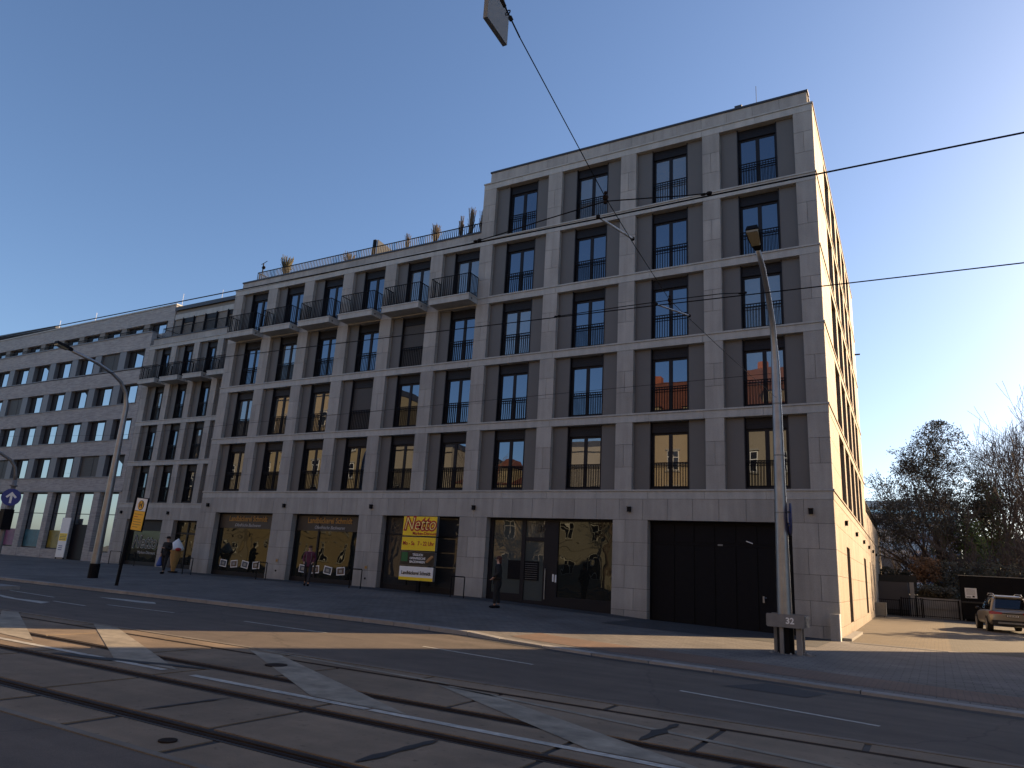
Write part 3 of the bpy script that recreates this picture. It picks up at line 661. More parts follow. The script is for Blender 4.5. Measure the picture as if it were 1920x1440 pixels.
# attic storey
a=MB(); y=5.7; a.box(-47.9,-33.5,y,y+8,16.3,19.95,0); a.box(-47.9,-33.5,y-.1,y-.003,19.2,19.62,2); a.box(-47.95,-33.5,y-.2,y+8,19.95,20.25,1)
a.build('attic_wall',[M['panel_light'],M['capmetal'],M['band']],lk)
am=window_meshes(1.35,0,0,2.5)
for x in (-46.8,-44.1,-41.5,-38.5): 
    w=put_window(lk,am,(x,y-.36,16.75),rail=False,shutter=(x==-44.1))
r=MB(); x=-46.6; r.box(-46.6,-33.6,Y3+.28,Y3+.32,17.75,17.79); r.tube([(-46.6,Y3+.3,17.77),(-46.6,y,17.77)],.02,5)
while x<-33.5: r.box(x-.01,x+.01,Y3+.29,Y3+.31,16.97,17.76); x+=.13
r.build('terrace_railing',M['black'],lk)
def shop2(x0,x1,door,zt=3.49,zb=.42):
    gy=Y3+.36; f=MB(); f.box(x0,x0+.08,gy-.05,gy+.06,zb,zt); f.box(x1-.08,x1,gy-.05,gy+.06,zb,zt); f.box(x0+.081,x1-.081,gy-.05,gy+.06,zt-.1,zt); f.box(x0+.081,x1-.081,gy-.05,gy+.06,zb-.2,zb+.25)
    if door: m=(x0+x1)/2; f.box(m-.06,m+.06,gy-.05,gy+.06,zb,zt); f.box(x0+.081,m-.061,gy-.05,gy+.06,2.6,2.72); f.box(m+.061,x1-.081,gy-.05,gy+.06,2.6,2.72)
    else: f.box(x0+.081,x1-.081,gy-.06,gy+.06,2.75,zt-.1)
    w=f.build('shop_door' if door else 'shop_window',M['frame'],lk)
    p=MB(); p.face([(x0+.06,gy,zb+.1),(x1-.06,gy,zb+.1),(x1-.06,gy,zt-.05),(x0+.06,gy,zt-.05)]); p.build('pane',M['shopglass'],w); return w,gy
w,gy=shop2(-46.2,-42.2,False)
text('Netto',1.15,M['greytext'],(-44.25,gy-.03,1.95),parent=w,shear=.25,offset=.045,ext=.004,sx=.95)
text('Netto',1.15,M['signblack'],(-44.25,gy-.04,1.95),parent=w,shear=.25,offset=.015,ext=.004,sx=.95)
text('Marken-Discount',.28,M['greytext'],(-43.85,gy-.03,1.28),parent=w,ext=.004)
shop2(-41.0,-38.59,True)
for x in (-46.98,-41.7): link('wall_lamp',lmm,lk,(x,Y3,3.95))
# ------------------------------------------------------------ BRICK BUILDING
br=empty('brick_office_building',(0,0,0),label='long pale brick building with horizontal ribbon windows at the far left',cat='building')
XR=-47.43; XLft=-112.
rows=[(6.53,8.14),(9.29,10.88),(12.05,13.57),(14.82,16.29)]
mb=MB()
zed=[5.45]+[v for r_ in rows for v in r_]+[17.54]
for a,b in zip(zed[0::2],zed[1::2]): mb.box(XLft,XR,Y3,Y3+.4,a,b,0)
for a,b in rows: mb.box(-47.9,XR,Y3,Y3+.4,a,b,0)
mb.box(XLft,XR,Y3+.5,Y3+16,.2,17.3,1)
mb.box(-47.9,XR,Y3+.5,Y3+2,16,17.5,0)
# ground floor piers
sh=[(-47.75,-50.1),(-50.9,-53.3),(-54.05,-56.5),(-57.2,-60.0),(-60.8,-63.2),(-63.9,-66.3),(-67.1,-69.5),(-70.2,-72.6),(-73.4,-75.8)]
edge=XR
for (a,b) in sh+[(-76.5,-76.5)]:
    mb.box(a,edge,Y3,Y3+.45,.2,5.45,0); edge=b
mb.box(XLft,edge,Y3,Y3+.45,.2,5.45,0)
mb.build('wall',[M['brick'],M['joint']],br)
mb=MB(); mb.box(XLft,XR,Y3-.05,Y3-.001,5.38,5.5)
for a,b in rows: mb.box(XLft,-47.85,Y3-.05,Y3-.001,a-.07,a+.0)
mb.box(XLft,XR+.02,Y3-.06,Y3+.5,17.54,17.62)
mb.build('metal_ledge',M['pier'],br)
pitch=3.33
def bwin(ww,hh,kind):
    f=MB(); f.box(0,ww,.34,.5,0,hh); 
    f.box(ww-.45,ww,.2,.339,0,hh)
    p=MB(); a,b=ww*.34,ww*.80
    f.box(a-.05,a,.28,.339,0,hh); f.box(b,b+.04,.28,.339,0,hh); f.box(a,b,.28,.339,0,.06); f.box(a,b,.28,.339,hh-.1,hh)
    p.face([(a,.33,.06),(b,.33,.06),(b,.33,hh-.1),(a,.33,hh-.1)])
    q=MB(); q.face([(.05,.335,.06),(a-.05,.335,.06),(a-.05,.335,hh-.1),(.05,.335,hh-.1)])
    pi=MB(); pi.box(-.85,0,.03,.5,0,hh)
    s=MB(); s.box(.02,ww-.02,.18,.22,0.02,hh-.02)
    for k in range(int(hh/.06)): s.box(.03,ww-.03,.174,.18,.03+k*.06,.07+k*.06)
    s.box(ww*.62,ww*.62+.05,.16,.173,0.02,hh-.02)
    return dict(frame=f.mesh('frame',[M['frame']]),pane=p.mesh('pane',[M['glassbright']]),pier=pi.mesh('pier',[M['pier']]),shutter=s.mesh('shutter',[M['shutter']]))
for ri,(a,b) in enumerate(rows):
    ms=bwin(2.45,b-a,0)
    for i in range(15):
        x=-47.9-2.45-i*pitch+(.0)
        w=link('window',ms['frame'],br,(x,Y3,a))
        p=link('pane',ms['pane'],w); p.rotation_euler=(math.radians(R.uniform(-.4,.4)),0,math.radians(R.uniform(-.2,.2)))
        link('pier',ms['pier'],w)
        if (ri,i) in ((3,1),(0,1),(2,5),(0,5),(1,6),(2,9),(3,8)): link('roller_shutter',ms['shutter'],w)
# attic
at=MB(); ya=5.7; at.box(XLft,-48.16,ya,ya+12,17.2,18.3,0); at.box(XLft,-48.16,ya,ya+12,19.33,20.55,0); at.box(XLft,-48.16,ya+.5,ya+11.9,18.3,19.33,1); at.box(XLft-.1,-48.1,ya-.06,ya+12,20.55,20.66,2); at.box(-48.9,-48.16,ya,ya+.5,18.3,19.33,0)
at.build('attic_wall',[M['brick'],M['joint'],M['band']],br)
ms=bwin(2.4,1.03,0)
pmb=MB(); pmb.box(-.75,0,.03,.5,0,1.03); pier_m=pmb.mesh('pier',[M['panel_light']])
for i in range(15):
    w=link('window',ms['frame'],br,(-48.9-2.4-i*3.15,ya,18.3)); link('pane',ms['pane'],w); link('pier',pier_m,w)
r=MB(); r.box(-80,-48.2,Y3+.5,Y3+.53,18.15,18.19); x=-80
while x<-48.2: r.box(x-.01,x+.01,Y3+.5,Y3+.52,17.5,18.16); x+=.16
r.build('terrace_railing',M['black'],br)
r=MB()
for x,z in ((-49.5,20.6),(-62,20.6),(-68,20.6),(-44.5,20.2)): r.tube([(x,7,z),(x,7,z+1.6)],.02,5)
r.build('lightning_rod',M['white'],br)
# shop windows with colour film
films=[('pane_dark',(.02,.02,.02)),('ochre',(.16,.13,.02)),('ochre',(.22,.17,.02)),('teal',(.02,.10,.14)),('plum',(.16,.04,.12)),('teal',(.02,.10,.14)),('ochre',(.22,.17,.02)),('plum',(.16,.04,.12)),('teal',(.02,.1,.14))]
for i,(a,b) in enumerate(sh):
    zb=1.1 if i not in (1,) else .45
    gy=Y3+.35; f=MB(); f.box(b,b+.07,gy-.04,gy+.05,zb,5.38); f.box(a-.07,a,gy-.04,gy+.05,zb,5.38); f.box(b+.071,a-.071,gy-.04,gy+.05,5.28,5.38); f.box(b+.071,a-.071,gy-.04,gy+.05,zb,zb+.08); f.box(b+.071,a-.071,gy-.04,gy+.05,3.75,3.8)
    if zb>1: f.box(b,a,Y3+.02,gy+.1,.2,zb-.002,1)
    w=f.build('shop_window' if i!=1 else 'shop_door',[M['frame'],M['brick']],br)
    p=MB(); p.face([(b+.05,gy,zb+.05),(a-.05,gy,zb+.05),(a-.05,gy,5.3),(b+.05,gy,5.3)]); p.build('pane',M['glassbright'],w)
    if i>=2:
        fm=plain('window_film_'+films[i][0],films[i][1],.4,var=.5,scale=2.5)
        q=MB(); q.face([(b+.08,gy-.01,zb+.1),(a-.08,gy-.01,zb+.1),(a-.08,gy-.01,2.5),(b+.08,gy-.01,2.5)]); q.build('window_film',fm,w)
    if i==1:
        q=MB(); q.box(b+.1,a-.1,gy-.06,gy-.041,.5,3.0,0); q.build('door_leaf',M['frame'],w)
pb=empty('advertising_panel',(0,0,0),label='tall white and yellow advertising panel beside the brick shop door',cat='sign')
q=MB(); q.box(-54.1,-53.0,Y3-.12,Y3-.06,.55,3.45,0); q.box(-54.05,-53.05,Y3-.127,Y3-.121,1.75,2.3,1)
for k in range(4): q.box(-53.95,-53.15,Y3-.132,Y3-.128,1.82+k*.11,1.86+k*.11,2)
for k in range(3): q.box(-53.9,-53.4,Y3-.127,Y3-.121,1.35-k*.14,1.40-k*.14,3)
q.build('panel',[M['white'],M['yellow'],M['signblack'],M['blue']],pb); q=MB(); q.box(-54.1,-54.04,Y3-.1,Y3-.05,.3,.55); q.box(-53.06,-53.0,Y3-.1,Y3-.05,.3,.55); q.build('foot',M['black'],pb)
tb=empty('flat_roofed_block',(0,0,0),label='taller pale brick block with dark roof edge rising at the far left skyline',cat='building')
q=MB(); q.box(-150,-83.,14.,30,0,24.2,0); q.hexa([(-150,13.6,26.8),(-82.6,13.6,25.4),(-82.6,30,25.4),(-150,30,26.8),(-150,13.6,27.1),(-82.6,13.6,25.7),(-82.6,30,25.7),(-150,30,27.1)],1); q.box(-150,-83.,14.3,30,24.2,25.5,0); q.build('wall',[M['brick'],M['capmetal']],tb)
for i in range(4):
    q=MB(); q.box(0,4.2,-.05,.2,0,1.3,0); w=q.build('window',M['frame'],tb,(-88.5-i*5.2,14.0,22.6)); q=MB(); q.face([(.2,-.06,.1),(4,-.06,.1),(4,-.06,1.2),(.2,-.06,1.2)]); q.build('pane',M['glass'],w)
# ------------------------------------------------------------ LAMPS
def lamp_post(loc,armdir,H0,arm,label,cat='street lamp',wbase=.34,group=None,box=True,armpts=None,zg=0):
    t=empty('street_lamp',loc,label=label,cat=cat,group=group)
    q=MB(); n=8; pts=[];rs=[]
    for i in range(12):
        z=H0*i/11; pts.append((0,0,z)); rs.append(wbase/2*(1-.62*z/11.))
    for (y,z) in armpts: pts.append((0,y,z)); rs.append(max(.045,wbase/2*(1-.62*z/11.)*.8))
    q.tube(pts,rs,10,0); q.build('pole',M['galv'],t,smooth=True)
    q=MB(); q.tube([(0,0,-.2),(0,0,.62)],wbase/2+.012,10); q.build('base_sleeve',M['black'],t)
    y,z=armpts[-1]; y0,z0=armpts[-2]; d=Vector((0,y-y0,z-z0)).normalized()
    ang=math.atan2(d.z,-d.y)
    h=MB(); Lh=.75
    # head shell along local -y
    for m,zz0,zz1 in ((0,.0,.13),):
        prof=[(0,.07),(.18,.13),(.45,.17),(Lh,.16)]
        for (a,wa),(b,wb) in zip(prof,prof[1:]):
            h.hexa([(-wa,-a,-.02),(wa,-a,-.02),(wb,-b,-.02),(-wb,-b,-.02),(-wa*.8,-a,.10),(wa*.8,-a,.10),(wb*.8,-b,.11),(-wb*.8,-b,.11)],0)
    hd=h.build('lamp_head',M['black'],t,(0,y,z),(-ang,0,0))
    h=MB(); h.hexa([(-.10,-.22,-.075),(.10,-.22,-.075),(.14,-.70,-.075),(-.14,-.70,-.075),(-.11,-.2,-.021),(.11,-.2,-.021),(.15,-.72,-.021),(-.15,-.72,-.021)])
    h.build('lens',M['lens'],hd)
    return t
M['lens']=plain('lamp_lens',(.22,.21,.15),.25,var=.2,scale=8)
zb=gz(-.5,-7.35)
RL=lamp_post((-.5,-7.35,zb),0,7.4,0,'tall tapered steel street lamp standing in front of the garage door',wbase=.38,armpts=[(-.08,7.95),(-.25,8.55),(-.75,9.2),(-1.35,9.72),(-1.95,9.98)])
q=MB()
for z in (1.9,3.4,4.9,6.3): q.tube([(0,0,z),(0,0,z+.04)],.36/2*(1-.62*z/11)+.008,10)
q.build('clamp_band',M['galvdull'],RL)
zb=gz(-29.4,-7.9)
lamp_post((-29.4,-7.9,zb),0,7.8,0,'steel street lamp rising in front of the pale brick building',wbase=.40,armpts=[(-.15,8.4),(-.5,8.85),(-.95,9.13),(-1.75,9.42),(-2.9,9.64)])
# guard frame around the right pole
zb=gz(-.5,-7.35)
gf=empty('guard_frame',(-.45,-7.35,zb),label='grey steel guard rail box around the foot of the right street lamp',cat='guard rail')
q=MB()
for y in (-.32,.30):
    q.box(-.42,.45,y-.03,y+.03,.62,.93)
for x in (-.42,.45): q.box(x-.03,x+.03,-.28,.26,.64,.91)
for i in range(3): q.box(.455,.49,-.27,.25,.66+i*.09,.71+i*.09)
q.build('rail_box',M['galvdull'],gf)
for bb in ((-.14,-.05,-.30,-.22),(.24,.36,-.26,-.14),(.24,.36,.16,.27),(-.36,-.28,.16,.27)):
    q=MB(); q.box(*bb,-.1,.62); q.build('post',M['galvdull'],gf)
text('32',.20,M['white'],(.12,-.355,.775),parent=gf,name='number',offset=.006)
rb=MB(); rr=random.Random(5)
for i in range(26):
    a=rr.uniform(0,6.28); r_=rr.uniform(.25,.62); rb.ball((-.43+math.cos(a)*r_,-7.35+math.sin(a)*r_*.8,zb+.01),rr.uniform(.015,.045),None,None,0,6)
tag(rb.build('loose_stones',M['kerb']),'loose stones scattered around the foot of the right street lamp','stones',kind='stuff')
# round blue sign behind right pole
rs_=empty('round_sign',(-.5,-7.35,zb),label='round blue traffic sign seen edge-on on the right street lamp pole',cat='traffic sign')
q=MB(); q.disc((.21,.12,3.28),.42,(1,.25,0),.02,24,0); q.disc((.196,.117,3.28),.41,(1,.25,0),.006,24,1); q.build('disc',[M['galvdull'],M['blue']],rs_)
q=MB(); q.box(.08,.2,.08,.14,3.1,3.14); q.box(.08,.2,.08,.14,3.44,3.48); q.build('bracket',M['galvdull'],rs_)
# gooseneck signal pole left
gp0=empty('signal_pole',(-25.,-13.95,.12),label='dark gooseneck signal pole at the left edge carrying a blue arrow sign',cat='signal pole')
zb=.12
thing_i=MB(); thing_i.box(-29,-24.2,-14.5,-13.4,-.05,.12); tag(thing_i.build('traffic_island',M['kerb']),'low granite traffic island at the left edge carrying the signal pole','traffic island')
q=MB(); q.tube([(0,0,-.2),(0,0,3.55)],.075,10); q.tube([(0,0,3.55),(0,-.02,3.85-zb),(0,-.08,4.1-zb),(0,-.28,4.33-zb),(0,-.65,4.52-zb),(0,-1.4,4.66-zb),(0,-3,4.75-zb)],.055,8); q.disc((0,0,3.35),.12,(0,0,1),.05,12); q.build('pole',M['galvdull'],gp0,smooth=True)
asn=empty('arrow_sign',(-24.82,-14.03,3.06),label='round blue sign with a white upward arrow at the left edge',cat='traffic sign')
q=MB(); q.disc((0,0,0),.43,(.905,-.425,0),.03,28,0); asn.scale=(.68,.68,.68); q.build('disc',M['blue'],asn)
q=MB()
def arr(pts): q.face([(x*.425+.022,x*.905-.0103,z) for x,z in pts])
arr([(-.05,-.3),(.05,-.3),(.05,.12),(-.05,.12)]); arr([(-.24,.02),(-.17,-.05),(.0,.13),(.0,.27)]); arr([(.24,.02),(.0,.27),(.0,.13),(.17,-.05)])
q.build('arrow',M['white'],asn)
tl=empty('traffic_light',(-25.0,-13.95,2.1),label='black traffic light head hanging below the blue arrow sign',cat='traffic light')
q=MB(); q.box(-.13,.15,-.18,.14,-.15,.55); q.build('housing',M['black'],tl)
q=MB()
for k in range(3): q.tube([(-.14,-.02,-.02+k*.22),(-.34,-.02,-.04+k*.22)],.11,10,cap=False)
q.build('visor',M['black'],tl)
# bus stop sign
bx,by=-24.7,-9.69; zb=gz(bx,by)
bs=empty('bus_stop_sign',(bx,by,zb),label='yellow and white bus stop flag sign on a dark post by the kerb',cat='bus stop sign')
bs.scale=(1.15,1.15,1.15); bs.rotation_euler=(0,math.radians(4.2),0)
q=MB(); q.tube([(0,0,-.1),(0,0,2.99)],.055,10); q.build('post',M['black'],bs)
q=MB(); q.box(.07,.72,-.02,.02,1.85,2.98,0)
q.build('sign_frame',M['black'],bs)
q=MB(); q.box(.10,.69,-.03,-.021,2.53,2.95,0); q.box(.10,.69,-.03,-.021,1.88,2.52,1)
q.disc((.395,-.034,2.72),.165,(0,1,0),.008,28,2); q.disc((.395,-.040,2.72),.140,(0,1,0),.008,28,1)
q.disc((.395,-.034,2.72),.0,(0,1,0),.001,3,2)
for k in range(6): q.box(.16,.16+[.46,.2,.4,.44,.46,.3][k],-.034,-.03,2.42-k*.085-.02,2.42-k*.085,3 if k!=1 else 4)
q.build('sign_face',[M['white'],M['orange'],M['signblack'],plain('sign_brown_print',(.35,.20,.03),.5),M['red']],bs)
text('H',.24,M['signblack'],(.395,-.046,2.72),parent=bs,name='letter',offset=.012)
# pylon sign
PY=-.42
py_=empty('pylon_sign',(0,PY,0),label='stacked yellow, black and white shop sign before the third shop window',cat='shop sign')
q=MB(); q.box(-17.3,-17.15,.02,.14,.2,1.0); q.build('post',M['black'],py_)
PX0,PX1=-18.31,-16.4
def board(z0,z1,mats,name='sign_box'):
    q=MB(); q.box(PX0,PX1,-.0,.16,z0,z1,0); q.box(PX0+.01,PX1-.01,-.008,-.001,z0+.01,z1-.01,1); return q.build(name,[M['galvdull']]+mats,py_)
b=board(2.84,3.72,[M['yellow']])
text('Netto',.82,M['red'],((PX0+PX1)/2,-.016,3.36),parent=b,name='lettering',shear=.22,offset=.055,sx=.88,ext=.003)
text('Netto',.82,M['yellowlet'],((PX0+PX1)/2,-.022,3.36),parent=b,name='lettering',shear=.22,offset=-.012,sx=.88,ext=.003)
text('Marken-Discount',.19,M['red'],((PX0+PX1)/2+.3,-.014,2.95),parent=b,name='lettering',ext=.003,offset=.004)
b=board(2.19,2.79,[M['yellow']]); text('Mo - Sa   7 - 22 Uhr',.25,M['red'],((PX0+PX1)/2,-.014,2.5),parent=b,name='lettering',ext=.003,offset=.005,sx=.86)
b=board(1.54,2.14,[M['signblack']])
q=MB(); q.box(PX0+.06,PX0+.42,-.014,-.009,1.7,2.1); q.build('shield',M['green'],b)
text('BIO\nMARKT',.09,M['white'],(PX0+.24,-.02,1.86),parent=b,name='lettering',ext=.002) if False else None
for i,l in enumerate(['TÄGLICH','OFENFRISCHE','BACKWAREN']): text(l,.14,M['white'],((PX0+PX1)/2+.03,-.014,2.0-i*.155),parent=b,name='lettering',ext=.003,offset=.004)
q=MB(); 
for k in range(5): q.ball((PX1-.38+.06*k,-.012,1.74+.05*k),.09,.012,.06,0,8)
q.build('bread_picture',plain('bread_crust',(.35,.18,.06),.6),b)
b=board(.88,1.49,[M['white']]); q=MB(); q.box(PX0+.011,PX1-.011,-.013,-.009,.89,1.02); q.build('yellow_stripe',M['yellow'],b)
text('Landbäckerei Schmidt',.22,M['signblack'],((PX0+PX1)/2,-.014,1.2),parent=b,name='lettering',ext=.003,offset=.006,sx=.84)
# ice cream cone sign
cz=gz(-34,0.0)
ic=empty('ice_cream_sign',(-33.2,-1.3,.40),label='man-sized ice cream cone figure with white top beside the shop door',cat='advertising figure')
ic.scale=(.98,.98,.98)
q=MB(); q.tube([(0,0,.06),(0,0,.5),(0,0,1.0),(0,0,1.18)],[.09,.19,.29,.33],16); q.build('cone',plain('wafer',(.42,.24,.08),.7,var=.2,scale=20),ic)
q=MB(); q.tube([(0,0,1.19),(0,0,1.3),(0,0,1.45),(0.02,0,1.6),(.03,0,1.72),(.06,0,1.84)],[.36,.40,.34,.24,.13,.02],16); q.build('scoop',M['white'],ic,smooth=True)
q=MB(); q.ball((.28,-.1,1.25),.2,.18,.1,0,10); q.build('sauce',M['red'],ic)
q=MB(); q.disc((0,0,.03),.26,(0,0,1),.06,16); q.build('foot_plate',M['black'],ic)
# hoops (bicycle stands)
def hoop(x,y,ang,label,w=.62,h=.85):
    z=gz(x,y); c,s=math.cos(ang)*w/2,math.sin(ang)*w/2
    q=MB(); q.tube([(-c,-s,-.1),(-c,-s,h-.03),(-c*.93,-s*.93,h),(c*.93,s*.93,h),(c,s,h-.03),(c,s,-.1)],.024,7)
    tag(q.build('bicycle_stand',M['black'],None,(x,y,z)),label,'bicycle stand','bicycle stands along the shopfronts')
hoop(-14.7,-.95,.15,'black tubular hoop nearest the entrance door, right of the stacked sign')
hoop(-19.9,-1.5,.1,'black tubular hoop against the pier right of the second bakery window')
hoop(-26.5,-1.1,.1,'black tubular hoop against the pier right of the first bakery window')
hoop(-31.4,-1.75,.1,'black tubular hoop beside the ice cream figure')
hoop(-44.2,2.1,0,'black tubular hoop right of the left street lamp foot',1.2)
hoop(-42.6,2.1,0,'black tubular hoop under the bus stop sign',1.2)
# leaning bicycle near left hoop: omitted wheels are tiny – simple scooter bag
# ------------------------------------------------------------ OVERHEAD LINE
def wire(name,pts,r,label,cat='overhead wire',mat='black'):
    q=MB(); q.tube(pts,r,6); tag(q.build(name,M[mat]),label,cat)
def sag(a,b,s,n=12):
    a=Vector(a);b=Vector(b); return [tuple(a.lerp(b,i/n)-Vector((0,0,s*4*(i/n)*(1-i/n)))) for i in range(n+1)]
wire('contact_wire',[(-70,-21.3,5.3),(-11,-21.3,5.03),(.3,-21.3,4.93),(1.4,-21.3,4.93),(30,-21.3,4.75)],.0072,'upper of the two thick tram wires crossing the picture')
wire('contact_wire',[(-70,-18.7,5.35),(-8.7,-18.7,5.17),(.13,-18.7,5.02),(4,-18.7,4.94),(30,-18.7,4.8)],.0068,'lower of the two thick tram wires crossing the picture')
P1=(.37,-21.3,5.14); P2=(.17,-18.7,5.07)
wire('span_wire',[(-.5,-7.35,6.5),(-.1,-14,5.62),P2,(.27,-20.2,5.12),P1,(.53,-23.3,5.36)],.0045,'thin cross wire running from the right lamp pole up over the tracks')
wire('span_wire',[(.36,-23.6,5.85),(1.2,-39.6,8.2)],.007,'thin cross wire continuing above the camera')
tb_=empty('turnbuckle',(0,0,0),label='dark turnbuckle fitting on the cross wire at the top of the picture',cat='wire fitting')
def lerp(a,b,t): return tuple(a[i]+(b[i]-a[i])*t for i in range(3))
A=(.53,-23.3,5.36); B=(.36,-23.6,5.85)
q=MB(); q.tube([A,B],.006,5); q.tube([lerp(A,B,.22),lerp(A,B,.27)],.016,6); q.tube([lerp(A,B,.40),lerp(A,B,.78)],.014,6); q.build('rod',M['black'],tb_)
q=MB(); 
for t in (.32,.82):
    c=Vector(lerp(A,B,t)); 
    q.tube([c+Vector((.018*math.cos(u),0.01*math.sin(u),.03*math.sin(u))) for u in [i*math.pi/4 for i in range(9)]],.005,5)
q.build('shackle',M['black'],tb_)
hp=empty('hanging_plate',(0,0,0),label='flat grey sign plate hanging from the cross wire at the top edge',cat='sign')
q=MB(); q.hexa([(.1,-23.17,5.80),(.14,-23.17,5.80),(.14,-22.86,5.77),(.1,-22.86,5.77),(.1,-23.17,6.35),(.14,-23.17,6.35),(.14,-22.86,6.06),(.1,-22.86,6.06)]); q.build('plate',plain('grey_plate_paint',(.22,.24,.25),.7),hp)
def hanger(P,zc,label,mess,arm):
    t=empty('wire_hanger',(0,0,0),label=label,cat='wire fitting')
    q=MB(); q.ball((P[0],P[1],P[2]),.03,None,None,0,8); q.ball((P[0],P[1],P[2]-.05),.022,None,None,0,8); q.ball((P[0],P[1],P[2]+.05),.018,None,None,0,8); q.build('insulator',M['rail'],t)
    for m in mess:
        q=MB(); q.tube(m,.006,5); q.build('messenger_wire',M['black'],t)
    for c in (mess[0][-1],mess[1][-1]):
        q=MB(); q.ball(c,.03,.02,.022,0,6); q.ball((c[0]-.05,c[1],c[2]),.03,.015,.015,0,6); q.build('clamp',M['black'],t)
    q=MB(); q.tube(arm,.012,8); q.build('steady_arm',M['galv'],t)
    for cc_ in (arm[-1],arm[0]):
        q=MB(); q.ball(cc_,.026,None,None,0,6); q.build('clamp',M['black'],t)
hanger(P1,4.95,'insulator, clamps and pale steady arm on the upper tram wire',[[ (P1[0],P1[1],P1[2]-.04),(-.3,-21.3,5.04),(-.75,-21.3,4.99),(-1.05,-21.3,4.965)],[(P1[0],P1[1],P1[2]-.04),(.9,-21.3,5.02),(1.15,-21.3,4.98),(1.36,-21.3,4.955)]],[(.3,-21.3,4.95),(.27,-20.3,5.18)])
hanger(P2,5.04,'insulator, clamps and pale steady arm on the lower tram wire',[[ (P2[0],P2[1],P2[2]),(-.5,-18.7,5.07),(-1.4,-18.7,5.06)],[(P2[0],P2[1],P2[2]),(.8,-18.7,5.06),(1.1,-18.7,5.03)]],[(.0,-18.72,5.03),(.19,-17.9,5.13)])
wire('stay_wire',[(-75,-6,8.6),(-29.4,-7.9,6.6),(-.5,-7.35,7.2)],.006,'thin wire running between the lamp poles','overhead wire')
